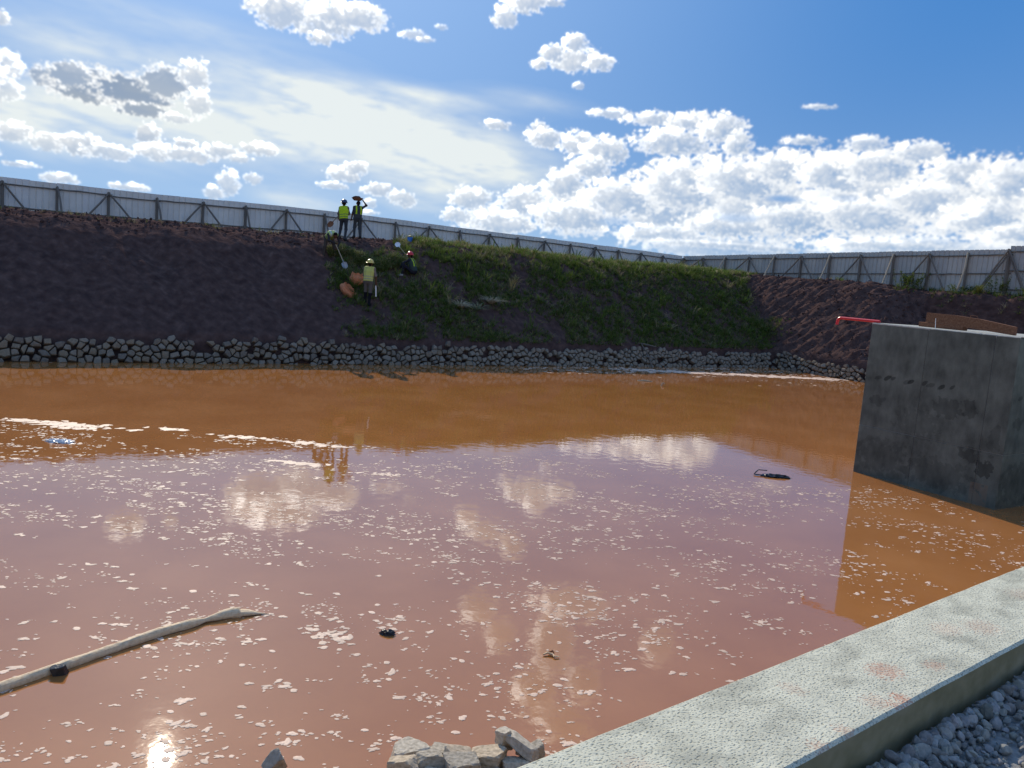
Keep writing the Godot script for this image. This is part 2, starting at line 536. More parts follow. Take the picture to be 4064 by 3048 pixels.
	for k in ww * wh:
		fine[k * 3] = shown[k].x
		fine[k * 3 + 1] = shown[k].y
		fine[k * 3 + 2] = shown[k].z
	var win := Image.create_from_data(ww, wh, false, Image.FORMAT_RGBF, fine.to_byte_array())
	im.blit_rect(win, Rect2i(0, 0, ww, wh), Vector2i(int((az0 + 180.0) * pd), int((90.0 - el1) * pd)))
	# straight ahead lies at the left and right ends of a panorama: swap its halves
	var turned := Image.create(w, h, false, Image.FORMAT_RGBF)
	turned.blit_rect(im, Rect2i(w / 2, 0, w / 2, h), Vector2i.ZERO)
	turned.blit_rect(im, Rect2i(0, 0, w / 2, h), Vector2i(w / 2, 0))
	return ImageTexture.create_from_image(turned)

# ---------------------------------------------------------------- materials
func materials() -> void:
	var clod := noise_tex(1024, 0.02, 41, [], 6)
	var fine := noise_tex(1024, 0.06, 43, [], 5)
	var soil_tex := noise_tex(1024, 0.008, 42, [[0.0, lin(0.036, 0.022, 0.021)], [0.4, lin(0.070, 0.043, 0.038)], [0.7, lin(0.105, 0.065, 0.056)], [1.0, lin(0.17, 0.11, 0.092)]], 7)
	textured("soil", soil_tex, 0.3, clod, 3.5, 1.0, 0.0)
	var stone_tex := noise_tex(512, 0.02, 44, [[0.0, lin(0.185, 0.15, 0.115)], [0.5, lin(0.26, 0.215, 0.165)], [1.0, lin(0.34, 0.285, 0.225)]], 5)
	for i in 4:
		var m := textured("stone_%d" % i, stone_tex, 1.7, fine, 0.15, 0.95, 0.08)
		m.albedo_color = [lin(1, 1, 1), lin(0.82, 0.80, 0.78), lin(0.95, 0.90, 0.82), lin(0.72, 0.72, 0.74)][i]
	var rubble_tex := noise_tex(512, 0.015, 45, [[0.0, lin(0.26, 0.22, 0.17)], [0.4, lin(0.44, 0.385, 0.305)], [0.7, lin(0.56, 0.495, 0.40)], [1.0, lin(0.68, 0.61, 0.51)]], 6)
	for i in 3:
		var m := textured("rubble_%d" % i, rubble_tex, 3.0, fine, 0.12, 0.95, 0.15)
		m.albedo_color = [lin(1, 1, 1), lin(0.8, 0.8, 0.8), lin(1.0, 0.93, 0.85)][i]
	var gravel_tex := noise_tex(512, 0.02, 46, [[0.0, lin(0.16, 0.16, 0.155)], [0.5, lin(0.25, 0.245, 0.235)], [1.0, lin(0.36, 0.35, 0.33)]], 5)
	var gm := textured("gravel", gravel_tex, 4.0, fine, 0.04, 0.9, 0.3)
	gm.vertex_color_use_as_albedo = true
	textured("gravel_bed", gravel_tex, 2.0, noise_tex(1024, 0.09, 47, [], 4, FastNoiseLite.TYPE_CELLULAR), 0.3, 0.95, 0.25)
	# the muddy water: opaque silt under a smooth surface with the faintest ripple
	var wm := mat("muddy_water", Color.WHITE, 0.02, 0.62)
	# silt hangs in it in slightly paler and redder plumes
	wm.albedo_texture = noise_tex(1024, 0.004, 55, [[0.0, lin(0.340, 0.132, 0.036)], [0.5, lin(0.375, 0.152, 0.045)], [1.0, lin(0.420, 0.178, 0.058)]], 6)
	wm.uv1_triplanar = true
	wm.uv1_world_triplanar = true
	wm.uv1_scale = Vector3.ONE * 0.11
	wm.heightmap_enabled = true
	wm.heightmap_texture = noise_tex(2048, 0.014, 48, [], 5)
	wm.heightmap_scale = 0.07
	# sheet metal and timber
	var zinc := noise_tex(512, 0.01, 49, [[0.0, lin(0.70, 0.655, 0.59)], [0.5, lin(0.77, 0.72, 0.65)], [1.0, lin(0.84, 0.79, 0.71)]], 5)
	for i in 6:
		# the sheets along the far bank are paler than the ones on the right
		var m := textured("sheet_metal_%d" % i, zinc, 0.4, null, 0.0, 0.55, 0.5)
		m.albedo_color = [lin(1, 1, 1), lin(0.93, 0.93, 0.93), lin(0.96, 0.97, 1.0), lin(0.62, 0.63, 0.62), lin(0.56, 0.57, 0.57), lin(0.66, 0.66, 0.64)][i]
	var bark := noise_tex(512, 0.03, 50, [[0.0, lin(0.11, 0.095, 0.08)], [0.5, lin(0.19, 0.165, 0.14)], [1.0, lin(0.30, 0.265, 0.225)]], 5)
	textured("timber", bark, 3.0, fine, 0.08, 0.95, 0.08)
	textured("pale_timber", noise_tex(512, 0.03, 51, [[0.0, lin(0.30, 0.24, 0.17)], [1.0, lin(0.55, 0.46, 0.34)]], 5), 3.0, fine, 0.06, 0.85, 0.2)
	textured("rusty_board", noise_tex(512, 0.02, 52, [[0.0, lin(0.12, 0.055, 0.032)], [0.5, lin(0.20, 0.092, 0.052)], [1.0, lin(0.28, 0.15, 0.09)]], 5), 2.0, fine, 0.05, 0.85, 0.2)
	mat("red_pipe", lin(0.62, 0.018, 0.035), 0.35, 0.5)
	mat("red_plastic", lin(0.70, 0.025, 0.02), 0.4, 0.5)
	# plants
	var gr := mat("grass_blade", Color.WHITE, 0.85, 0.12)
	gr.vertex_color_use_as_albedo = true
	gr.backlight_enabled = true
	gr.backlight = Color(0.75, 0.75, 0.75)
	gr.cull_mode = BaseMaterial3D.CULL_DISABLED
	var lf := mat("leaf", Color.WHITE, 0.8, 0.12)
	lf.vertex_color_use_as_albedo = true
	lf.backlight_enabled = true
	lf.backlight = Color(0.8, 0.8, 0.8)
	lf.cull_mode = BaseMaterial3D.CULL_DISABLED
	mat("stem", lin(0.10, 0.11, 0.04), 0.8, 0.3)
	var fm := mat("foam", lin(0.68, 0.50, 0.385), 0.62, 0.3)
	fm.vertex_color_use_as_albedo = true
	mat("black_plastic", lin(0.02, 0.021, 0.024), 0.3, 0.5)
	mat("white_plastic", lin(0.75, 0.74, 0.72), 0.25, 0.5)
	mat("blue_plastic", lin(0.03, 0.22, 0.75), 0.45, 0.5)
	textured("hose_cloth", noise_tex(512, 0.02, 53, [[0.0, lin(0.52, 0.34, 0.19)], [0.4, lin(0.72, 0.53, 0.33)], [1.0, lin(0.84, 0.68, 0.47)]], 5), 2.5, fine, 0.06, 0.75, 0.35)
	textured("sack_cloth", noise_tex(512, 0.03, 54, [[0.0, lin(0.36, 0.13, 0.06)], [0.5, lin(0.55, 0.22, 0.11)], [1.0, lin(0.66, 0.33, 0.19)]], 4), 3.0, fine, 0.05, 0.85, 0.2)
	mat("steel", lin(0.30, 0.30, 0.31), 0.4, 0.5).metallic = 0.7
	mat("bright_steel", lin(0.75, 0.75, 0.74), 0.35, 0.5)
	mat("handle_wood", lin(0.34, 0.25, 0.16), 0.7, 0.3)
	var cloth := mat("clothing", Color.WHITE, 0.9, 0.2)
	cloth.vertex_color_use_as_albedo = true
	var vest := mat("vest_cloth", Color.WHITE, 0.7, 0.3)
	vest.vertex_color_use_as_albedo = true
	kerb_material()
	wall_material()

# concrete of the kerb's top: pitted cement skin with red mud trodden onto it
func kerb_material() -> void:
	var w := 1536
	var h := 256
	var im := Image.create(w, h, false, Image.FORMAT_RGB8)
	var hm := Image.create(w, h, false, Image.FORMAT_RGB8)
	var a := FastNoiseLite.new()
	a.frequency = 0.012
	a.fractal_octaves = 5
	a.seed = 61
	var b := FastNoiseLite.new()
	b.noise_type = FastNoiseLite.TYPE_SIMPLEX_SMOOTH
	b.frequency = 0.16
	b.fractal_octaves = 2
	b.seed = 62
	# mud spots: metres along from the left end of the drawn stretch, share across from the water, half sizes in metres
	var mud := [[1.80, 0.60, 0.075, 0.06, 0.8], [2.06, 0.78, 0.05, 0.035, 0.55], [1.62, 0.93, 0.035, 0.04, 1.0], [1.50, 0.84, 0.055, 0.05, 0.4], [1.55, 1.0, 0.03, 0.05, 0.7], [2.55, 0.45, 0.08, 0.06, 0.35], [2.75, 0.62, 0.09, 0.07, 0.4], [3.05, 0.93, 0.04, 0.04, 0.7], [1.18, 0.96, 0.03, 0.05, 0.5], [1.0, 0.98, 0.04, 0.05, 0.5], [0.55, 0.9, 0.05, 0.07, 0.4], [3.5, 0.5, 0.1, 0.08, 0.3], [1.3, 0.35, 0.04, 0.05, 0.3], [0.35, 0.5, 0.06, 0.08, 0.25]]
	for j in h:
		for i in w:
			var u := i * 4.0 / w
			var v := j / float(h)
			var g := 0.56 + 0.10 * a.get_noise_2d(i, j * 1.0) + 0.05 * a.get_noise_2d(i * 4.0, j * 4.0)
			var pit := b.get_noise_2d(i * 1.0, j * 1.0)
			var dark := clampf((pit - 0.22) * 3.5, 0.0, 1.0)
			var c := Vector3(g * 1.02, g * 1.0, g * 0.79)
			# greener and darker weathered patches
			c *= 1.0 - 0.25 * clampf(a.get_noise_2d(i * 0.6 + 500.0, j * 0.6) * 2.0, 0.0, 1.0)
			c *= 1.0 - 0.5 * dark
			for s in mud:
				var dx: float = (u - s[0]) / s[2]
				var dy: float = (v - s[1]) * 0.49 / s[3]
				var q := dx * dx + dy * dy
				if q < 2.2:
					var f: float = s[4] * clampf(1.2 - q * 0.75 + pit * 1.6 + a.get_noise_2d(i * 6.0, j * 6.0), 0.0, 1.0)
					c = c.lerp(Vector3(0.46, 0.215, 0.14), f * 0.75)
			im.set_pixel(i, j, lin(c.x, c.y, c.z))
			var hh := clampf(0.7 - dark * 0.6 + 0.3 * a.get_noise_2d(i * 5.0, j * 5.0), 0.0, 1.0)
			hm.set_pixel(i, j, Color(hh, hh, hh))
	var m := mat("kerb_concrete", Color.WHITE, 0.9, 0.3)
	m.albedo_texture = ImageTexture.create_from_image(im)
	m.heightmap_enabled = true
	m.heightmap_texture = ImageTexture.create_from_image(hm)
	m.heightmap_scale = 0.35
	var side := noise_tex(1024, 0.006, 63, [[0.0, lin(0.13, 0.115, 0.065)], [0.4, lin(0.20, 0.175, 0.10)], [0.7, lin(0.27, 0.235, 0.145)], [1.0, lin(0.34, 0.30, 0.21)]], 7)
	textured("kerb_side", side, 0.8, noise_tex(512, 0.05, 64, [], 4), 0.12, 0.9, 0.2)

# cast concrete of the headwall: blotched, damp stains with edges, a row of dark tie marks
func wall_material() -> void:
	var w := 1024
	var h := 1024
	var im := Image.create(w, h, false, Image.FORMAT_RGB8)
	var a := FastNoiseLite.new()
	a.frequency = 0.0045
	a.fractal_octaves = 6
	a.seed = 71
	var b := FastNoiseLite.new()
	b.frequency = 0.02
	b.fractal_octaves = 4
	b.seed = 72
	# u runs from the free end (0) to the bend (1), v from the top (0) down to the water line (1)
	var marks := []
	for k in 9:
		marks.append([0.10 + k * 0.065 + 0.02 * sin(k * 2.7), 0.345 + 0.006 * cos(k * 1.9), 0.026 - 0.004 * (k % 3), 0.016 + 0.004 * (k % 2), 0.35 + 0.25 * ((k * 5) % 3) / 2.0])
	var stains := [[0.90, 0.78, 0.06, 0.05, 0.5], [0.80, 0.72, 0.07, 0.05, 0.35], [0.62, 0.47, 0.11, 0.06, 0.3], [0.76, 0.45, 0.05, 0.06, 0.3], [0.42, 0.60, 0.16, 0.10, 0.18], [0.2, 0.86, 0.22, 0.12, 0.2], [0.6, 0.88, 0.25, 0.10, 0.2], [0.12, 0.50, 0.06, 0.04, 0.25], [0.93, 0.60, 0.04, 0.09, 0.25]]
	for j in h:
		for i in w:
			var u := i / float(w)
			var v := j / float(h)
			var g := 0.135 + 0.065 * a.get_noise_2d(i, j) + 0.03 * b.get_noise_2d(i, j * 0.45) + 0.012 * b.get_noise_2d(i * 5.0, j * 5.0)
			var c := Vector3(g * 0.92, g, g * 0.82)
			var wob := b.get_noise_2d(i * 0.8, j * 0.8) * 0.9
			for s in marks:
				var dx: float = (u - s[0] + (v - s[1]) * 0.8) / s[2]
				var dy: float = (v - s[1]) / s[3]
				var q := dx * dx + dy * dy + wob * 0.7
				if q < 1.0:
					c *= 1.0 - s[4] * smooth(1.0, 0.55, q)
			for s in stains:
				var dx: float = (u - s[0]) / s[2]
				var dy: float = (v - s[1]) / s[3]
				var q := dx * dx + dy * dy + wob * 1.5
				if q < 1.0:
					c *= 1.0 - s[4] * smooth(1.0, 0.75, q)
			if u > 0.83 and u < 0.94 and v > 0.87 and wob > -0.35:
				c = c.lerp(Vector3(0.24, 0.15, 0.09), 0.35)
			im.set_pixel(i, j, lin(c.x, c.y, c.z))
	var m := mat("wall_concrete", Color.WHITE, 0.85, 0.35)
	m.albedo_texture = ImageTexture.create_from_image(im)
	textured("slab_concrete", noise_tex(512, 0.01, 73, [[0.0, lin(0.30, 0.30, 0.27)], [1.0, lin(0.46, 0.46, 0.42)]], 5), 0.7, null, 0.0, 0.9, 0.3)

# ---------------------------------------------------------------- ground and water
func far_crest(a: float) -> float:
	return interp(a, [-20.0, 3.0, 12.0, 17.0, 20.5, 25.0, 31.0, 38.0, 60.0], [4.47, 4.47, 4.58, 4.62, 4.80, 4.76, 4.70, 4.85, 4.95])

func right_crest(n: float) -> float:
	return interp(n, [14.0, 21.0, 23.5, 25.8, 28.0, 34.0, 45.0], [4.0, 4.1, 4.40, 4.74, 4.74, 4.72, 4.9])

func fence_ground(n: float) -> float:
	return interp(n, [12.0, 19.0, 22.0, 24.0, 27.0, 32.0, 36.0, 40.0], [4.6, 4.58, 4.55, 4.62, 4.74, 4.86, 4.94, 5.0])

func far_height(a: float, n: float) -> float:
	var c := far_crest(a)
	# the shoulder of the bank wanders a little in and out
	n += smooth(30.0, 32.5, n) * (1.0 - smooth(35.0, 36.5, n)) * (0.55 * n_big.get_noise_2d(a * 1.6, 5.0) + 0.25 * n_mid.get_noise_2d(a * 2.0, n))
	return interp(n, [27.95, 28.45, 32.95, 33.9, 35.0, 36.5, 38.5, 45.0], [-0.8, 0.88, c - 0.66, c - 0.27, c - 0.07, c, c - 0.25, c - 0.3])

func right_height(a: float, n: float) -> float:
	var g := fence_ground(n)
	var c := right_crest(n)
	var slope := interp(a, [36.65, 37.15, 40.3, 40.9, 41.5, 43.3, 60.0], [-0.8, 0.88, c - 0.55, c - 0.12, c, g, g])
	var cut := interp(a, [36.65, 37.15, 39.6, 41.15, 41.5, 41.9, 43.3, 60.0], [-0.8, 0.88, 2.2, 2.9, 4.38, 4.52, g, g])
	return lerpf(cut, slope, smooth(21.5, 24.5, n))

func earth(a: float, n: float) -> float:
	var hf := far_height(a, n) if n > 27.95 else -0.8
	var hr := right_height(a, n) if a > 36.65 else -0.8
	var k := 0.25
	var t := clampf(0.5 + 0.5 * (hf - hr) / k, 0.0, 1.0)
	var h := lerpf(hr, hf, t) + (k * t * (1.0 - t) if minf(hf, hr) > 0.0 else 0.0)
	var hl := interp(a, [-40.0, -32.0, -31.4], [4.5, 0.9, -0.8])
	h = maxf(h, hl)
	if h > 0.6:
		var r := smooth(0.9, 1.6, h)
		if hr > hf - 0.1 and a < 44.0:
			# loose spoil, scored by runnels that slant down the face
			var face := smooth(36.9, 37.6, a) * (1.0 - smooth(41.3, 42.6, a))
			h += face * (0.16 * n_ridge.get_noise_2d(n * 1.5 + a * 1.1, a * 0.45) - 0.04 + 0.10 * n_fine.get_noise_2d(a * 0.9, n * 0.9) + 0.14 * n_mid.get_noise_2d(a * 2.0, n * 2.0))
			h += (1.0 - face) * 0.05 * n_fine.get_noise_2d(a * 0.5, n * 0.5)
		else:
			var top := smooth(33.0, 34.6, n) * (1.0 - smooth(37.5, 39.5, n))
			h += r * (0.10 * n_ridge.get_noise_2d(a * 1.1 + n * 0.15, n * 0.15) + 0.05 * n_mid.get_noise_2d(a, n))
			h += top * (0.10 * n_fine.get_noise_2d(a * 0.8, n * 0.8) + 0.10 * n_mid.get_noise_2d(a * 2.2, n * 2.2))
			if a > 13.5:
				h += r * (0.07 * n_fine.get_noise_2d(a * 0.7 + 9.0, n * 0.7) + 0.09 * n_fine.get_noise_2d(a * 0.25, n * 0.55 + a * 0.1))
	# rubble shelf under the near stones
	var dx := (a - 3.0) / 1.6
	var dn := (n - 4.6) / 1.0
	h = maxf(h, -0.12 - 0.55 * (dx * dx + dn * dn)) if dx * dx + dn * dn < 1.2 else h
	return h

func steps(parts: Array) -> PackedFloat32Array:
	var out := PackedFloat32Array()
	for p in parts:
		var k: int = p[2]
		for i in k:
			out.append(lerpf(p[0], p[1], i / float(k)))
	out.append(parts[parts.size() - 1][1])
	return out

func grid_mesh(as_: PackedFloat32Array, ns_: PackedFloat32Array, height: Callable) -> ArrayMesh:
	var st := SurfaceTool.new()
	st.begin(Mesh.PRIMITIVE_TRIANGLES)
	st.set_smooth_group(0)
	var na := as_.size()
	for n in ns_:
		for a in as_:
			st.add_vertex(bp(a, n, height.call(a, n)))
	for j in ns_.size() - 1:
		for i in na - 1:
			var k := j * na + i
			for q in [k, k + na, k + 1, k + 1, k + na, k + na + 1]:
				st.add_index(q)
	st.generate_normals()
	return st.commit()

func ground() -> void:
	var as_ := steps([[-600.0, -60.0, 6], [-60.0, -28.0, 16], [-28.0, 0.0, 50], [0.0, 36.4, 230], [36.4, 43.0, 75], [43.0, 60.0, 16], [60.0, 700.0, 8]])
	var ns_ := steps([[-4.0, 12.0, 16], [12.0, 27.6, 120], [27.6, 37.5, 95], [37.5, 44.0, 28], [44.0, 70.0, 8], [70.0, 900.0, 8]])
	var g := put("earth_ground", grid_mesh(as_, ns_, earth), M.soil)
	g.set_meta("kind", "structure")
	var st := tool()
	quad(st, bp(-34, -6, 0), bp(37.1, -6, 0), bp(37.1, 28.4, 0), bp(-34, 28.4, 0), Vector3.UP)
	put("water", done(st), M.muddy_water).set_meta("kind", "structure")

# ---------------------------------------------------------------- kerb and gravel
const KD := Vector3(0.7625, 0, -0.647)   # along the kerb
const KN := Vector3(0.647, 0, 0.7625)    # from the water to the gravel

func yard_and_kerb() -> void:
	var o := Vector3(0.084, 0, -2.49)
	var t := tag(put("concrete_kerb", null, null), "pale concrete kerb wall running diagonally beside the gravel", "kerb")
	t = t as MeshInstance3D
	var y := 2.0
	var wd := 0.485
	var c := 0.012
	# top in short stretches whose edges waver a little, as the formwork left them
	var st := SurfaceTool.new()
	st.begin(Mesh.PRIMITIVE_TRIANGLES)
	st.set_smooth_group(-1)
	var sd := tool()
	var prev := []
	var x := -14.0
	while x <= 30.0:
		var wob := 0.003 * n_fine.get_noise_1d(x * 0.5) + 0.003 * n_fine.get_noise_1d(x * 4.0)
		var wob2 := 0.003 * n_fine.get_noise_1d(x * 0.5 + 70.0) + 0.0025 * n_fine.get_noise_1d(x * 4.0 + 30.0)
		var dy := 0.002 * n_fine.get_noise_1d(x * 0.6 + 200.0)
		var row := [
			o + KD * x + KN * (wob - 0.004) + Vector3.UP * (y - 2.9), o + KD * x + KN * (wob - 0.004) + Vector3.UP * (y - c + dy), o + KD * x + KN * (wob + c) + Vector3.UP * (y + dy),
			o + KD * x + KN * (wd * 0.5) + Vector3.UP * (y + dy + 0.003), o + KD * x + KN * (wd - c + wob2) + Vector3.UP * (y + dy), o + KD * x + KN * (wd + wob2) + Vector3.UP * (y - c + dy), o + KD * x + KN * (wd + 0.004) + Vector3.UP * (y - 0.7)]
		if prev.size():
			for k in [1, 2, 3, 4]:
				var u0 := (x - 0.1) / 4.0
				var u1 := x / 4.0
				var v0: float = [0.0, 0.0, 0.03, 0.5, 0.97][k]
				var v1: float = [0.0, 0.03, 0.5, 0.97, 1.0][k]
				quad_uv(st, [prev[k], row[k], row[k + 1], prev[k + 1]], [Vector2(u0, v0), Vector2(u1, v0), Vector2(u1, v1), Vector2(u0, v1)], Vector3.UP)
			quad(sd, prev[0], row[0], row[1], prev[1], -KN)
			quad(sd, prev[5], row[5], row[6], prev[6], KN)
		prev = row
		x += 0.1
	t.mesh = done(st)
	t.material_override = M.kerb_concrete
	put("kerb_side", done(sd), M.kerb_side, t)
	# the gravelled yard behind it
	var yst := tool()
	var e := o + KN * (wd - 0.06)
	quad(yst, e - KD * 40.0 + Vector3.UP * 1.81, e + KD * 40.0 + Vector3.UP * 1.81, e + KD * 40.0 + KN * 60.0 + Vector3.UP * 1.81, e - KD * 40.0 + KN * 60.0 + Vector3.UP * 1.81, Vector3.UP)
	put("gravel_yard", done(yst), M.gravel_bed).set_meta("kind", "structure")
	var root := Node3D.new()
	root.name = numbered("gravel")
	add_child(root)
	root.set_meta("kind", "stuff")
	root.set_meta("label", "grey crushed gravel heaped along the kerb's shaded side")
	root.set_meta("category", "gravel")
	var ico := icosphere(2)
	var variants := []
	for i in 7:
		variants.append(rock(Vector3(rng.randf_range(0.9, 1.25), rng.randf_range(0.6, 0.9), rng.randf_range(0.8, 1.0)) * 0.5, 9, 0.06, ico, 0.35 if i % 2 else 0.0))
	var places := []
	for i in 7:
		places.append([])
	for i in 15000:
		var along := rng.randf_range(-1.2, 6.5)
		var across := rng.randf_range(0.0, 1.0)
		across = 0.02 + 2.6 * pow(across, 1.6)
		var near := exp(-across * 6.0)
		var s := 0.012 + 0.02 * rng.randf() + (0.075 * pow(rng.randf(), 2.5) * (0.15 + near))
		var p := o + KD * along + KN * (wd + across + s * 0.4)
		var hump := 0.035 * exp(-across * 5.0) + 0.012 * n_fine.get_noise_2d(p.x, p.z)
		p.y = 1.812 + hump + s * rng.randf_range(-0.05, 0.25)
		var b := Basis.from_euler(Vector3(rng.randf() * TAU, rng.randf() * TAU, rng.randf() * TAU)).scaled(Vector3.ONE * s * 1.1)
		var v := rng.randf_range(0.65, 1.25)
		places[rng.randi() % 7].append([Transform3D(b, p), Color(v, v * rng.randf_range(0.96, 1.02), v * rng.randf_range(0.90, 1.02))])
	for i in 7:
		scatter(root, "gravel_stones", variants[i], M.gravel, places[i])

func scatter(parent: Node3D, called: String, mesh: Mesh, m: Material, places: Array) -> MultiMeshInstance3D:
	var mm := MultiMesh.new()
	mm.transform_format = MultiMesh.TRANSFORM_3D
	mm.use_colors = true
	mm.mesh = mesh
	mm.instance_count = places.size()
	for i in places.size():
		mm.set_instance_transform(i, places[i][0])
		mm.set_instance_color(i, places[i][1])
	var o := MultiMeshInstance3D.new()
	o.name = called
	o.multimesh = mm
	o.material_override = m
	parent.add_child(o, true)
	return o

# ---------------------------------------------------------------- dry-laid stone toe walls
func clip(poly: Array, p: Vector2, nrm: Vector2) -> Array:
	var out := []
	for i in poly.size():
		var a: Vector2 = poly[i]
		var b: Vector2 = poly[(i + 1) % poly.size()]
		var da := (a - p).dot(nrm)
		var db := (b - p).dot(nrm)
		if da <= 0.0:
			out.append(a)
		if (da < 0.0 and db > 0.0) or (da > 0.0 and db < 0.0):
			out.append(a + (b - a) * (da / (da - db)))
	return out

func stone_walls() -> void:
	rng.seed = 101
	# far wall: u along a, leaning back up the bank
	stone_wall("stone_toe_wall", "long dry stone wall lining the foot of the far bank", -6.0, 36.9, 270, true)
	stone_wall("stone_toe_wall", "short stretch of dry stone wall between the far corner and the headwall", 13.0, 28.2, 270, false)

func stone_wall(called: String, label: String, u0: float, u1: float, most: int, far: bool) -> void:
	var root := thing(called, label, "stone wall", bp(15, 28.2, 0) if far else bp(36.9, 21, 0))
	var rows := 7
	var cells := []
	var u := u0
	var cols := []
	while u < u1:
		cols.append(u)
		u += interp(u, [0.0, 12.0, 22.0, 36.0], [0.285, 0.25, 0.225, 0.235]) if far else 0.25
	var sites := []
	for i in cols.size():
		var col := []
		for j in rows:
			col.append(Vector2(cols[i] + (0.10 if j % 2 else 0.0) + rng.randf_range(-0.105, 0.105), 0.05 + j * 0.205 + rng.randf_range(-0.09, 0.09)))
		sites.append(col)
	var info := []
	for i in range(1, cols.size() - 1):
		var wave := 1.16 + 0.16 * n_big.get_noise_1d(cols[i] * 2.0) + 0.12 * n_mid.get_noise_1d(cols[i] * 4.0)
		for j in rows:
			var c: Vector2 = sites[i][j]
			if c.y > wave or (rng.randf() < 0.035):
				continue
			if far and absf(cols[i] - 22.3) < 0.35 and c.y > 0.5 and rng.randf() < 0.7:
				continue
			var ang := rng.randfn(0.0, 0.28)
			var ex := Vector2(cos(ang), sin(ang)) * rng.randf_range(0.10, 0.175)
			var ey := Vector2(-sin(ang), cos(ang)) * rng.randf_range(0.085, 0.135)
			var poly := [c - ex - ey, c + ex - ey * rng.randf_range(0.7, 1.1), c + ex * rng.randf_range(0.75, 1.05) + ey, c - ex + ey * rng.randf_range(0.75, 1.05)]
			for di in range(-2, 3):
				var ii := i + di
				if ii < 0 or ii >= cols.size():
					continue
				for jj in range(maxi(0, j - 2), mini(rows, j + 3)):
					if ii == i and jj == j:
						continue
					var o: Vector2 = sites[ii][jj]
					var d := (o - c).normalized()
					poly = clip(poly, (o + c) / 2.0 - d * rng.randf_range(0.009, 0.020), d)
			if poly.size() >= 3:
				info.append([c, poly])
	# nearest stones first: those are parts of their own, the others one part together
	info.sort_custom(func(p, q): return wall_point(p[0], 0.0, far).length_squared() < wall_point(q[0], 0.0, far).length_squared())
	if not far:
		info.sort_custom(func(p, q): return p[0].x > q[0].x)
	var rest := tool()
	var kept := 0
	for s in info:
		var single: bool = kept < most and s[0].y > 0.30 and (s[0].x > 1.5 if far else s[0].x > 22.0)
		var st := tool() if single else rest
		wall_stone(st, s[0], s[1], far, root.position)
		if single:
			kept += 1
			put("stone", done(st), M["stone_%d" % (rng.randi() % 4)], root)
	var r := put("packed_stones", done(rest), M.stone_0, root)
	r.set_meta("kind", "stuff")

func wall_point(q: Vector2, out: float, far: bool) -> Vector3:
	# q.x along the wall, q.y up its leaning face from 0.35 m below the water
	var y := -0.35 + q.y * 0.907
	var back := q.y * 0.42 - out * 0.907
	y += out * 0.42
	return bp(q.x, 27.74 + back, y) if far else bp(36.45 + back, q.x, y)

func wall_stone(st: SurfaceTool, c: Vector2, poly: Array, far: bool, o: Vector3) -> void:
	var proud := rng.randf_range(0.02, 0.075)
	var tip := Vector2(rng.randf_range(-0.06, 0.06), rng.randf_range(-0.06, 0.06))
	var mid := Vector2.ZERO
	for p in poly:
		mid += p / poly.size()
	var ctr := wall_point(mid, -0.06, far) - o
	var back := []
	var rim := []
	var front := []
	for p: Vector2 in poly:
		var q: Vector2 = mid + (p - mid) * 0.97
		back.append(wall_point(q, -0.12, far) - o)
		rim.append(wall_point(q, proud - 0.022 + (q - mid).dot(tip) * 4.0, far) - o)
		front.append(wall_point(mid + (p - mid) * rng.randf_range(0.74, 0.86), proud + (q - mid).dot(tip) * 4.0 + rng.randf_range(-0.008, 0.008), far) - o)
	var peak := wall_point(mid, proud + rng.randf_range(0.0, 0.015), far) - o
	for i in poly.size():
		var k := (i + 1) % poly.size()
		quad(st, back[i], back[k], rim[k], rim[i], (rim[i] + rim[k]) / 2.0 - ctr)
		quad(st, rim[i], rim[k], front[k], front[i], front[i] - ctr)
		tri(st, front[i], front[k], peak, peak - ctr)

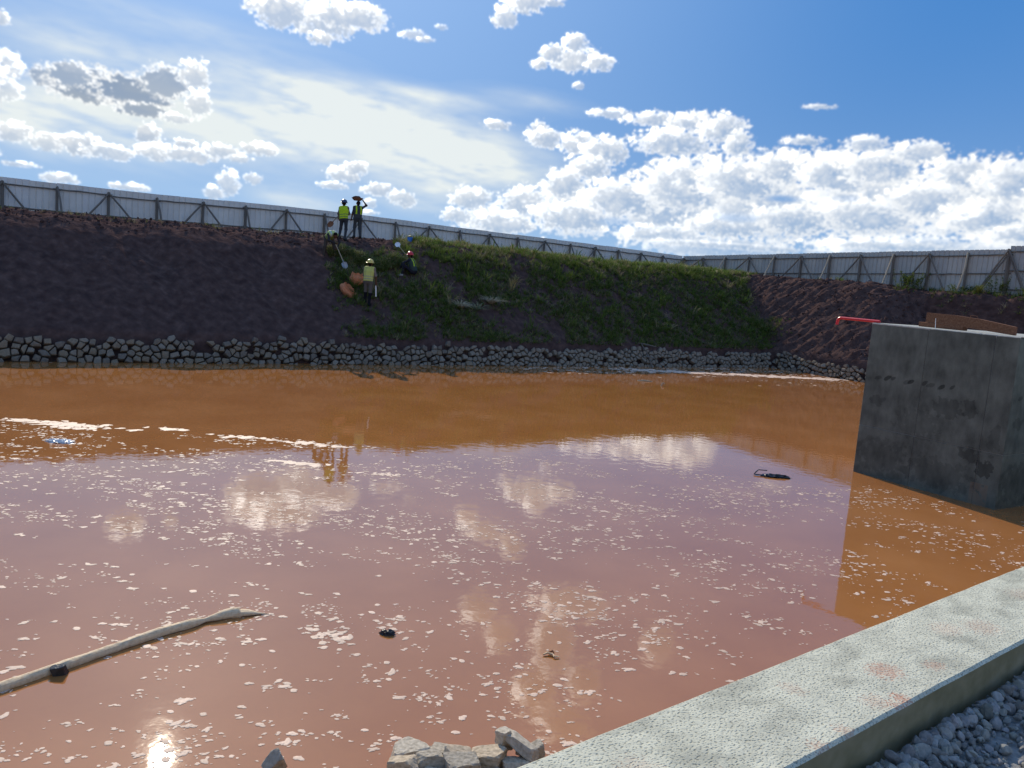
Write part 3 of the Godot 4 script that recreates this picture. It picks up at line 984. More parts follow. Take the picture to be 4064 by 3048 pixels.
# ---------------------------------------------------------------- headwall
func headwall() -> void:
	var p1 := Vector3(7.4, 0, -18.07)
	var p2 := Vector3(9.0, 0, -15.45)
	var ax := Vector3(0.83, 0, -0.557)
	var p3 := p2 + ax * 6.5
	var p4 := p1 + Vector3(CA, 0, -SA) * 1.8
	var top := 3.18
	var root := thing("concrete_headwall", "tall grey concrete headwall standing in the water", "concrete wall", p1)
	# core, set back 12 mm behind the cast panels
	var mid := (p1 + p2 + p3 + p4) / 4.0
	var f1 := (p2 - p1).normalized()
	var n1 := Vector3(f1.z, 0, -f1.x)
	if n1.dot(-mid) < 0.0:
		n1 = -n1
	var f2 := (p3 - p2).normalized()
	var n2 := Vector3(f2.z, 0, -f2.x)
	if n2.dot(-mid) < 0.0:
		n2 = -n2
	var st := tool()
	var ring := [p1 - n1 * 0.012 + f1 * 0.01, p2 - n1 * 0.012 - n2 * 0.012, p3 - n2 * 0.012, p4]
	for i in 4:
		var a: Vector3 = ring[i]
		var b: Vector3 = ring[(i + 1) % 4]
		quad(st, a + Vector3.DOWN, b + Vector3.DOWN, b + Vector3.UP * (top - 0.03), a + Vector3.UP * (top - 0.03), (a + b) / 2.0 - mid)
	var core := put("core", done(st), M.slab_concrete, root)
	core.position = -p1
	# top slab in strips, its front arris chipped
	var ts := tool()
	var rows := 60
	var prev := []
	for i in rows + 1:
		var t := i / float(rows)
		var fr := p1.lerp(p2, t)
		var bk := p4.lerp(p3, t)
		var chip := 0.008 + 0.012 * maxf(0.0, n_fine.get_noise_1d(t * 14.0))
		var row := [fr - n1 * 0.004 + Vector3.UP * (top - 0.05 - 0.5 * chip), fr + n1 * 0.001 + Vector3.UP * (top - chip * 1.6), fr - n1 * chip + Vector3.UP * top, bk + Vector3.UP * top]
		if prev.size():
			quad(ts, prev[0], row[0], row[1], prev[1], n1)
			quad(ts, prev[1], row[1], row[2], prev[2], n1 + Vector3.UP)
			quad(ts, prev[2], row[2], row[3], prev[3], Vector3.UP)
		prev = row
	var e := [p1 + Vector3.UP * top, p4 + Vector3.UP * top, p4 + Vector3.UP * (top - 0.06), p1 + Vector3.UP * (top - 0.06)]
	quad(ts, e[0], e[1], e[2], e[3], p1 - p2)
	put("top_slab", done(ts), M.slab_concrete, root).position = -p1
	# cast panels on the two faces that show, with open joints between them
	var w1 := (p2 - p1).length()
	var cuts := [0.0, 0.42, 0.855, 1.0]
	var lev := [top - 0.012, 1.02, -1.0]
	for j in 2:
		for i in 3:
			panel(root, p1, f1, n1, cuts[i] * w1, cuts[i + 1] * w1, lev[j + 1], lev[j], w1, top, -p1)
	var x := 0.0
	for wd in [1.0, 1.2, 1.2, 1.2, 1.2]:
		for j in 2:
			panel(root, p2, f2, n2, x, x + wd, lev[j + 1], lev[j], 3.1, top, -p1)
		x += wd
	# things on top of it
	var back := f1 * -1.0
	var y := top + 0.032
	var s := p1 - n1 * 0.07
	var pipe := thing("red_pipe", "red plastic pipe with a hooked end lying along the headwall's top", "pipe", Vector3(s.x, y, s.z))
	var pts := []
	pts.append(back * 0.93 + Vector3.DOWN * 0.15)
	pts.append(back * 0.925 + Vector3.DOWN * 0.085)
	for k in 6:
		var an := k / 5.0 * PI / 2.0
		pts.append(back * (0.84 + 0.08 * cos(an)) + Vector3.DOWN * (0.08 - 0.08 * sin(an)))
	pts.append(back * 0.4)
	pts.append(Vector3.ZERO)
	pts.append(f1 * 0.12)
	var rr := []
	for k in pts.size():
		rr.append(0.031)
	var ps := tool()
	tube(ps, pts, rr, 12)
	put("pipe_run", done(ps), M.red_pipe, pipe)
	# a second pipe end shows at the right
	var s2 := p2 - n1 * 0.10 + f1 * 0.02
	var q := tool()
	tube(q, [Vector3.ZERO, f2 * 0.25 + Vector3(0, 0.01, 0), f2 * 0.7], [0.03, 0.03, 0.03], 10)
	var pe := tag(put("red_pipe", done(q), M.red_plastic), "stub of red pipe at the end of the brown boards", "pipe")
	pe.position = Vector3(s2.x, top + 0.034, s2.z) + n1 * -0.1
	# brown form boards
	var b0 := Vector3(8.50, 0, -18.0)
	var b1 := Vector3(9.40, 0, -16.35)
	var bd := (b1 - b0).normalized()
	var board := thing("form_board", "bent rust-brown form board lying on the headwall", "board", Vector3(b0.x, top, b0.z))
	var bs := tool()
	var len := (b1 - b0).length()
	var segs := [[0.0, 0.10, 0.30], [0.34 * len, 0.085, 0.29], [0.62 * len, 0.05, 0.255], [len, 0.005, 0.165]]
	var side := Vector3(-bd.z, 0, bd.x)
	for k in 3:
		var a0 := bd * float(segs[k][0])
		var a1 := bd * float(segs[k + 1][0])
		var q0 := [a0 + Vector3.UP * float(segs[k][1]), a1 + Vector3.UP * float(segs[k + 1][1]), a1 + Vector3.UP * float(segs[k + 1][2]), a0 + Vector3.UP * float(segs[k][2])]
		for sg in [-0.05, 0.05]:
			quad(bs, q0[0] + side * sg, q0[1] + side * sg, q0[2] + side * sg, q0[3] + side * sg, side * sg)
		quad(bs, q0[3] - side * 0.05, q0[2] - side * 0.05, q0[2] + side * 0.05, q0[3] + side * 0.05, Vector3.UP)
		quad(bs, q0[0] - side * 0.05, q0[1] - side * 0.05, q0[1] + side * 0.05, q0[0] + side * 0.05, Vector3.DOWN)
		if k != 1:
			var en := 0 if k == 0 else 1
			quad(bs, q0[en] - side * 0.05, q0[en] + side * 0.05, q0[3 - en] + side * 0.05, q0[3 - en] - side * 0.05, bd * (en - 0.5))
	put("board_web", done(bs), M.rusty_board, board)
	var hs := tool()
	var hb := bd * (len * 0.50) + Vector3.UP * 0.27
	tube(hs, [hb, hb + Vector3.UP * 0.035, hb + Vector3.UP * 0.04 + bd * 0.02, hb + Vector3.UP * 0.035 + bd * 0.14, hb + bd * 0.16], [0.006, 0.006, 0.006, 0.006, 0.006], 6)
	put("handle", done(hs), M.rusty_board, board)
	var us := tool()
	bevel_box(us, Transform3D(Basis.looking_at(bd), Vector3(b0.x, top + 0.05, b0.z) + bd * 0.35 - side * 0.02), Vector3(0.16, 0.095, 1.0), 0.008)
	var ub := tag(put("timber_offcut", done(us), M.rusty_board), "flat brown timber propping the form board", "timber")
	ub.name = "timber_offcut"
	var ws := tool()
	var wp := p1.lerp(p2, 0.43) - n1 * 0.15
	tube(ws, [Vector3(0, -0.02, 0), Vector3(-0.02, 0.2, 0)], [0.006, 0.005], 6)
	var wire := tag(put("starter_bar", done(ws), M.bright_steel), "thin pale bar sticking up from the headwall's top", "steel bar")
	wire.position = Vector3(wp.x, top, wp.z)

func panel(root: Node3D, o: Vector3, f: Vector3, nrm: Vector3, x0: float, x1: float, y0: float, y1: float, uw: float, top: float, shift: Vector3) -> void:
	var g := 0.004
	x0 += g
	x1 -= g
	y0 += g
	y1 -= g
	var st := SurfaceTool.new()
	st.begin(Mesh.PRIMITIVE_TRIANGLES)
	st.set_smooth_group(-1)
	var c := 0.004
	var d := rng.randf_range(-0.001, 0.003)
	var outer := [Vector2(x0, y0), Vector2(x1, y0), Vector2(x1, y1), Vector2(x0, y1)]
	var inner := [Vector2(x0 + c, y0 + c), Vector2(x1 - c, y0 + c), Vector2(x1 - c, y1 - c), Vector2(x0 + c, y1 - c)]
	var at := func(q: Vector2, k: float) -> Vector3: return o + f * q.x + nrm * k + Vector3.UP * q.y + shift
	var uv := func(q: Vector2) -> Vector2: return Vector2(q.x / uw, 1.0 - q.y / top)
	var front := []
	var uvs := []
	for q in inner:
		front.append(at.call(q, d))
		uvs.append(uv.call(q))
	quad_uv(st, front, uvs, nrm)
	for i in 4:
		var k := (i + 1) % 4
		var m: Vector2 = (outer[i] + outer[k]) / 2.0 - (Vector2(x0, y0) + Vector2(x1, y1)) / 2.0
		var out := f * m.x + Vector3.UP * m.y
		quad_uv(st, [at.call(outer[i], d - c), at.call(outer[k], d - c), at.call(inner[k], d), at.call(inner[i], d)], [uv.call(outer[i]), uv.call(outer[k]), uv.call(inner[k]), uv.call(inner[i])], out + nrm)
		quad_uv(st, [at.call(outer[i], -0.03), at.call(outer[k], -0.03), at.call(outer[k], d - c), at.call(outer[i], d - c)], [uv.call(outer[i]), uv.call(outer[k]), uv.call(outer[k]), uv.call(outer[i])], out)
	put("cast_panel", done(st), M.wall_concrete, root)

# ---------------------------------------------------------------- fences
func fences() -> void:
	rng.seed = 211
	var far := []
	for i in range(-4, 21):
		var ty: float = 3.5 + 2.0 * interp(i, [-4, 0, 3, 6, 7, 9, 11, 15, 20], [1.2, 1.2, 1.21, 1.29, 1.295, 1.29, 1.27, 1.25, 1.21])
		far.append([Vector3(-21.38 + 1.612 * i, ty, -(35.6 + 1.184 * i)), i])
	fence("sheet_fence", "long grey corrugated sheet fence along the top of the far bank", far, Vector3(SA, 0, CA), 2.2, 0)
	var right := []
	for i in range(0, 12):
		var ty: float = 3.5 + 2.0 * (1.21 + 0.0365 * i)
		right.append([Vector3(10.96 + 1.083 * i, ty, -(59.5 - 1.672 * i)), i])
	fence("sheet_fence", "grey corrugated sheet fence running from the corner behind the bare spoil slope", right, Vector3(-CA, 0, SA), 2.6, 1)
	var end := []
	for i in range(11, 24):
		end.append([Vector3(10.96 + 1.083 * i, 6.86 + 0.04 * (i - 11), -(59.5 - 1.672 * i)) + Vector3(-0.03, 0, -0.02), i])
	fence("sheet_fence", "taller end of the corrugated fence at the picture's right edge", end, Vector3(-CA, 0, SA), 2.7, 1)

func fence(called: String, label: String, posts: Array, inward: Vector3, tall: float, odd: int) -> void:
	var p0: Vector3 = posts[0][0]
	var root := thing(called, label, "fence", Vector3(p0.x, 0, p0.z))
	var o := root.position
	for k in posts.size():
		var p: Vector3 = posts[k][0]
		var id: int = posts[k][1]
		var g := earth(to_a(p), to_n(p))
		g = maxf(g, p.y - tall)
		# post
		var st := tool()
		var lean := Vector3(rng.randf_range(-0.02, 0.02), 0, rng.randf_range(-0.02, 0.02))
		var wide := rng.randf_range(0.055, 0.075)
		tube(st, [p - o + inward * 0.10 + Vector3.UP * (g - 0.35 - p.y), p - o + inward * 0.10 + lean * 0.5 + Vector3.UP * ((g - p.y) * 0.5), p - o + inward * 0.10 + lean + Vector3.UP * -0.16], [wide, wide * 0.97, wide * 0.93], 7, 0.05)
		put("post", done(st), M.timber, root)
		# braces: a pair along the fence at every other post, one straight out between
		var dirs := []
		var along := Vector3.ZERO
		if posts.size() > 1:
			var nb: Vector3 = posts[mini(k + 1, posts.size() - 1)][0] - posts[maxi(k - 1, 0)][0]
			along = Vector3(nb.x, 0, nb.z).normalized()
		var single := (id % 2 == (1 if odd == 0 else 0))
		if odd == 1 and id == 0:
			single = false
			dirs = []
		elif single:
			dirs = [inward * 0.8 + along * 0.06]
		else:
			dirs = [along * 1.22 + inward * 0.25, along * -1.22 + inward * 0.14]
		for d: Vector3 in dirs:
			var b := p - o + inward * 0.17 + lean + Vector3.UP * -0.20
			var f := p - o + inward * 0.17 + d
			f.y = earth(to_a(f + o), to_n(f + o)) - 0.06
			f.y = maxf(f.y, p.y - tall)
			var bs := tool()
			var bend := Vector3(rng.randf_range(-0.05, 0.05), rng.randf_range(-0.03, 0.03), rng.randf_range(-0.05, 0.05))
			var pale := odd == 1 and id == 10
			if pale:
				bend = along * 0.16 + inward * 0.12
			tube(bs, [f, f.lerp(b, 0.33) + bend, f.lerp(b, 0.68) + bend, b + (b - f).normalized() * 0.06], [0.048, 0.044, 0.042, 0.036], 7, 0.06)
			var br := put("brace", done(bs), M.pale_timber if pale or (odd == 1 and single) else M.timber, root)
			if pale:
				br.set_meta("label", "crooked pale trunk used as a brace")
		if k == posts.size() - 1:
			break
		# rails
		var p2: Vector3 = posts[k + 1][0]
		for r in 3:
			var dy := -0.27 - 0.885 * r
			var ra := p + Vector3.UP * dy
			var rb := p2 + Vector3.UP * dy
			if ra.y < earth(to_a(ra), to_n(ra)) + 0.02 and rb.y < earth(to_a(rb), to_n(rb)) + 0.02:
				continue
			var rs := tool()
			var dd := (rb - ra).normalized()
			var off := Vector3.UP * rng.randf_range(-0.025, 0.025)
			var pts := []
			var rad := []
			for s in 6:
				pts.append(ra.lerp(rb, s / 5.0) - o + inward * (0.045 + 0.01 * (k % 2)) + off + Vector3.UP * rng.randf_range(-0.012, 0.012) + dd * (0.14 if s == 5 else (-0.14 if s == 0 else 0.0)))
				rad.append(rng.randf_range(0.027, 0.036))
			tube(rs, pts, rad, 6)
			put("rail", done(rs), M.timber, root)
		# two sheets to a bay, overlapping at the joint
		for s in 2:
			sheet(root, p.lerp(p2, s * 0.5), p.lerp(p2, s * 0.5 + 0.5), inward, tall, o, s, odd)

func sheet(root: Node3D, a: Vector3, b: Vector3, inward: Vector3, tall: float, o: Vector3, s: int, odd: int) -> void:
	var st := tool()
	var d := Vector3(b.x - a.x, 0, b.z - a.z)
	var len := d.length()
	d = d.normalized()
	var ga := maxf(earth(to_a(a), to_n(a)) - 0.15, a.y - tall) if odd == 0 else a.y - tall
	var gb := maxf(earth(to_a(b), to_n(b)) - 0.15, b.y - tall) if odd == 0 else b.y - tall
	var dy := rng.randf_range(-0.012, 0.012)
	var prof := []
	for k in 4:
		var x := k * 0.25
		prof.append_array([[x, 0.0], [x + 0.19, 0.0], [x + 0.205, -0.028], [x + 0.235, -0.028]])
	prof.append([1.0, 0.0])
	var off := 0.004 * s
	var prev := []
	for q in prof:
		var t: float = q[0]
		var base := Vector3(a.x, 0, a.z) + d * (len * t * 1.005) - inward * (off - float(q[1])) - o
		var notch := -0.018 if odd == 1 and float(q[1]) < 0.0 else 0.0
		var ty := lerpf(a.y, b.y, t) + dy + notch
		var row := [base + Vector3.UP * lerpf(ga, gb, t), base + Vector3.UP * ty, base - inward * 0.002 + Vector3.UP * ty, base - inward * 0.002 + Vector3.UP * lerpf(ga, gb, t)]
		if prev.size():
			quad(st, prev[0], row[0], row[1], prev[1], inward)
			quad(st, prev[1], row[1], row[2], prev[2], Vector3.UP)
			quad(st, prev[3], row[3], row[2], prev[2], -inward)
		prev = row
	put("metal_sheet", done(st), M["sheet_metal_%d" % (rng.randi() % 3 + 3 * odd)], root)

# ---------------------------------------------------------------- grass and plants
func tuft(blades: int, len: float, wide: float, spread: float) -> ArrayMesh:
	var st := SurfaceTool.new()
	st.begin(Mesh.PRIMITIVE_TRIANGLES)
	st.set_smooth_group(-1)
	for b in blades:
		var an := rng.randf() * TAU
		var d := Vector3(cos(an), 0, sin(an))
		var s := Vector3(-d.z, 0, d.x) * wide * rng.randf_range(0.7, 1.2)
		var l := len * rng.randf_range(0.55, 1.1)
		var lean := spread * rng.randf_range(0.3, 1.0)
		var base := d * rng.randf_range(0.0, 0.03)
		var m := base + d * l * lean * 0.45 + Vector3.UP * l * 0.62
		var e := base + d * l * lean + Vector3.UP * l * (1.0 - 0.35 * lean)
		st.set_color(Color(1, 1, 1))
		quad(st, base - s, base + s, m + s * 0.8, m - s * 0.8, d + Vector3.UP * 0.2)
		tri(st, m - s * 0.8, m + s * 0.8, e, d + Vector3.UP * 0.4)
	return done(st)

func slope_up(a: float, n: float) -> Vector3:
	var e := 0.15
	var da := (earth(a + e, n) - earth(a - e, n)) / (2 * e)
	var dn := (earth(a, n + e) - earth(a, n - e)) / (2 * e)
	return (Vector3.UP - bp(1, 0, 0) * da - bp(0, 1, 0) * dn).normalized()

func turf_edge(n: float) -> float:
	return interp(n, [28.4, 30.4, 31.7, 32.6, 33.4, 34.6, 35.6, 36.4, 37.5], [13.2, 13.4, 13.6, 14.4, 17.2, 18.3, 18.6, 19.4, 19.8])

func grass() -> void:
	rng.seed = 307
	var root := Node3D.new()
	root.name = numbered("grass")
	add_child(root)
	root.set_meta("kind", "stuff")
	root.set_meta("label", "rough green turf laid over the far bank")
	root.set_meta("category", "grass")
	var kinds := [tuft(12, 0.20, 0.006, 0.9), tuft(10, 0.26, 0.007, 1.1), tuft(14, 0.13, 0.006, 1.0), tuft(9, 0.32, 0.006, 1.0)]
	var places := [[], [], [], []]
	for i in 46000:
		var n := rng.randf_range(28.45, 38.2)
		var a := rng.randf_range(13.0, 43.0)
		var edge := turf_edge(n) + 0.5 * n_mid.get_noise_2d(n * 3.0, 4.0)
		if a < edge:
			continue
		var bank := right_height(a, n) - far_height(a, n) if a > 36.65 else -1.0
		if bank > 0.10 + 0.3 * n_mid.get_noise_2d(a * 2.0, n * 2.0) and not (n > 36.6 and a < 42.0):
			continue
		var patch := n_mid.get_noise_2d(a * 1.4, n * 1.4)
		var thin := 0.30 + 0.5 * smooth(1.3, 0.4, Vector2((a - 22.0) / 2.2, (n - 29.6) / 1.3).length())
		if rng.randf() < thin + patch * 1.3:
			continue
		put_tuft(places, a, n, 0.85 if i % 40 else 2.0, smooth(33.0, 35.5, n) * 0.2 + 0.12 + 0.35 * clampf(n_big.get_noise_2d(a * 2.0, n * 2.0) + 0.25 - (a - 20.0) * 0.02, 0.0, 1.0))
	# longer grass along the lip of the bank, its colour brightened for the sun behind
	for i in 5200:
		var a := rng.randf_range(19.3, 42.0)
		var n := rng.randfn(35.6, 0.75)
		if n_mid.get_noise_2d(a * 2.2, n * 2.2) < -0.12 or n > 37.4:
			continue
		put_tuft(places, a, n, 1.0, 0.3, 1.8)
	# a ragged lip where the last turf was laid
	for i in 1500:
		var t := rng.randf()
		var n := lerpf(32.2, 33.6, t) + rng.randf_range(-0.25, 0.15)
		var a := lerpf(14.2, 17.8, rng.randf())
		n = 33.0 - (a - 14.2) * 0.22 + rng.randf_range(-0.2, 0.2) + 0.15 * sin(a * 3.0)
		put_tuft(places, a, n, 1.1, 0.4)
	# straggling weeds along the bare crest and the top of the spoil
	for i in 500:
		var a := rng.randf_range(1.0, 16.0)
		var n := rng.randf_range(34.0, 37.2)
		if n_mid.get_noise_2d(a * 1.2, n * 2.0) > 0.12:
			put_tuft(places, a, n, 0.7, 0.75)
	for i in 1300:
		var n := rng.randf_range(14.0, 30.0)
		var a := rng.randf_range(41.3, 43.2)
		if n_mid.get_noise_2d(a * 1.0, n * 1.2) > (0.0 if n < 24.5 else 0.30):
			put_tuft(places, a, n, 1.0, 0.3)
	for i in 260:
		put_tuft(places, rng.randfn(37.9, 0.35), rng.randfn(29.6, 0.5), 0.9, 0.1)
	for i in 4:
		scatter(root, "grass_tufts", kinds[i], M.grass_blade, places[i])
	# soil clods strewn on the crest, the spoil and below the diggers
	var cr := Node3D.new()
	cr.name = numbered("soil_clods")
	add_child(cr)
	cr.set_meta("kind", "stuff")
	cr.set_meta("label", "loose red soil clods on the bank and spoil slopes")
	cr.set_meta("category", "soil")
	var ico := icosphere(1)
	var cl := [[], []]
	for i in 5200:
		var a := rng.randf_range(-4.0, 20.0)
		var n := rng.randf_range(33.4, 37.4)
		if i % 2:
			a = rng.randf_range(37.2, 42.3)
			n = rng.randf_range(20.0, 35.5)
			if earth(a, n) > 6.0:
				continue
		if n > 28.0 and a < 36.0 and a > turf_edge(n) + 0.2:
			continue
		var s := 0.02 + 0.075 * pow(rng.randf(), 3.0)
		var p := bp(a, n, earth(a, n) + s * 0.15)
		var b := Basis.from_euler(Vector3(rng.randf(), rng.randf(), rng.randf()) * TAU).scaled(Vector3.ONE * s)
		var v := rng.randf_range(0.7, 1.3)
		cl[i % 2].append([Transform3D(b, p), Color(v, v, v)])
	var sm: StandardMaterial3D = M.soil.duplicate()
	sm.resource_name = "clod_soil"
	sm.vertex_color_use_as_albedo = true
	for i in 2:
		scatter(cr, "clods", rock(Vector3(1.0, 0.75, 0.9), 7, 0.12, ico), sm, cl[i])

func put_tuft(places: Array, a: float, n: float, size: float, dry: float, pale := 1.0) -> void:
	var y := earth(a, n)
	var up := (slope_up(a, n) + Vector3.UP * 0.6).normalized()
	var b := Basis(Quaternion(Vector3.UP, up)) * Basis(Vector3.UP, rng.randf() * TAU)
	b = b.scaled(Vector3.ONE * size * rng.randf_range(0.6, 1.35))
	var c := Color(0.080, 0.125, 0.026).lerp(Color(0.135, 0.18, 0.038), rng.randf())
	if rng.randf() < dry:
		c = Color(0.22, 0.19, 0.085).lerp(Color(0.38, 0.34, 0.22), rng.randf() * rng.randf())
	var v := rng.randf_range(0.7, 1.2) * pale  # pale brightens the lip tufts as if sunlit
	places[rng.randi() % 4].append([Transform3D(b, bp(a, n, y - 0.015)), Color(c.r * v, c.g * v, c.b * v)])

func leafy_plant(called: String, label: String, at: Vector3, tall: float, wide: float, stems: int, leaf: float, group := "") -> void:
	var root := thing(called, label, "plant", at, 0.0, group)
	var ss := tool()
	var ls := tool()
	for i in stems:
		var an := rng.randf() * TAU
		var r := wide * 0.5 * sqrt(rng.randf())
		var b := Vector3(cos(an), 0, sin(an)) * r * 0.7
		var e := Vector3(cos(an), 0, sin(an)) * r + Vector3(rng.randf_range(-0.1, 0.1), tall * rng.randf_range(0.5, 1.0), rng.randf_range(-0.1, 0.1))
		var m := b.lerp(e, 0.5) + Vector3(rng.randf_range(-0.05, 0.05), tall * 0.08, rng.randf_range(-0.05, 0.05))
		tube(ss, [b - Vector3.UP * 0.05, m, e], [0.008, 0.006, 0.003], 4)
		for k in 22:
			var t := rng.randf_range(0.25, 1.0)
			var p := b.lerp(m, t * 2.0) if t < 0.5 else m.lerp(e, t * 2.0 - 1.0)
			var d := Vector3(rng.randf_range(-1, 1), rng.randf_range(-0.3, 0.7), rng.randf_range(-1, 1)).normalized()
			var s := d.cross(Vector3.UP).normalized() * leaf * 0.30
			var l := leaf * rng.randf_range(0.7, 1.3)
			var dr := Vector3.DOWN * l * 0.25
			ls.set_color(Color(0.10, 0.155, 0.032).lerp(Color(0.17, 0.20, 0.05), rng.randf()))
			quad(ls, p, p + d * l * 0.5 + s, p + d * l + dr, p + d * l * 0.5 - s, Vector3.UP)
	put("stems", done(ss), M.stem, root)
	put("foliage", done(ls), M.leaf, root)

# ---------------------------------------------------------------- stones at the near edge
func near_stones() -> void:
	rng.seed = 401
	var ico := icosphere(3)
	var list := [
		[-0.53, 0.05, -5.82, 0.25, 0.13, "long wedge of stone at the water's edge, its left tip wet", 0.35],
		[-0.39, 0.04, -5.84, 0.09, 0.10, "fist-sized grey stone wedged behind the front row of the heap", 0.0],
		[-0.25, 0.03, -5.87, 0.24, 0.11, "low stone with a long thin tail behind the heap's middle", -0.1],
		[-0.17, 0.06, -5.79, 0.21, 0.14, "tilted stone with a lit top above the biggest pale block", 0.4],
		[-0.54, 0.06, -5.60, 0.22, 0.17, "squarish pale stone at the heap's lower left corner", 0.1],
		[-0.37, 0.07, -5.69, 0.20, 0.15, "brownish stone between the two pale blocks of the front row", 0.3],
		[-0.31, 0.03, -5.56, 0.16, 0.14, "small blunt stone cut by the picture's bottom edge", -0.3],
		[-0.13, 0.07, -5.67, 0.26, 0.17, "biggest pale block in the heap, broad face forward", 0.25],
		[0.03, 0.05, -5.81, 0.24, 0.17, "dark-faced block in the middle right of the heap", -0.15],
		[0.27, 0.15, -5.89, 0.29, 0.08, "long rugged slab lying on top of the heap", -0.45],
		[0.16, 0.12, -5.98, 0.13, 0.15, "upright brown stone holding up the long slab", 0.2],
		[0.29, 0.10, -5.93, 0.10, 0.13, "narrow stone leaning under the long slab's right half", -0.2],
		[0.24, 0.04, -5.77, 0.19, 0.12, "flat pale stone against the kerb", 0.1],
		[0.39, 0.08, -5.93, 0.12, 0.12, "dark little stone jammed between slab and kerb", 0.5],
		[0.11, 0.03, -5.93, 0.11, 0.09, "reddish chip of stone left of the upright one", 0.0],
		[0.07, 0.01, -5.62, 0.18, 0.12, "half-hidden stone touching the kerb below the dark-faced block", 0.2],
		[0.15, 0.17, -5.94, 0.11, 0.11, "pointed stone at the very top of the heap", 0.8],
		[-0.70, -0.02, -5.42, 0.20, 0.12, "low stone below the squarish pale one", 0.0],
		[-0.40, -0.02, -5.40, 0.24, 0.14, "foremost stone of the heap, mostly out of the picture", 0.3],
		[-0.12, -0.01, -5.43, 0.22, 0.14, "stone beside the kerb at the foot of the heap", 0.6]]
	for s in list:
		var m := rock(Vector3(s[3], s[4] * 0.9, s[3] * (rng.randf_range(0.66, 0.85) if s[3] < 0.28 else 0.42)) * 1.02, 4, 0.05, ico, 0.22)
		var o := put("broken_stone", m, M["rubble_%d" % (rng.randi() % 3)])
		tag(o, s[5], "stone", "broken stones heaped at the water's edge")
		o.position = Vector3(s[0], s[1], s[2])
		o.rotation = Vector3(rng.randf_range(-0.22, 0.02), s[6], rng.randf_range(-0.15, 0.15))
		if s[0] > 0.25 and s[1] > 0.14:
			o.rotation.z = -0.28
	var l := rock(Vector3(0.19, 0.20, 0.15) * 0.72, 5, 0.05, ico, 0.3)
	var lone := put("broken_stone", l, M.rubble_1)
	tag(lone, "lone pointed stone poking out of the water left of the heap", "stone")
	lone.position = Vector3(-1.43, 0.03, -5.58)
	lone.rotation = Vector3(0.2, 0.5, 0.45)
	var d := put("broken_stone", rock(Vector3(0.11, 0.09, 0.09), 5, 0.05, ico, 0.3), M.black_plastic)
	tag(d, "dark wet stone beside the floating hose", "stone")
	d.position = Vector3(-3.50, 0.03, -6.66)
	d.rotation = Vector3(0, 0.6, 0.3)

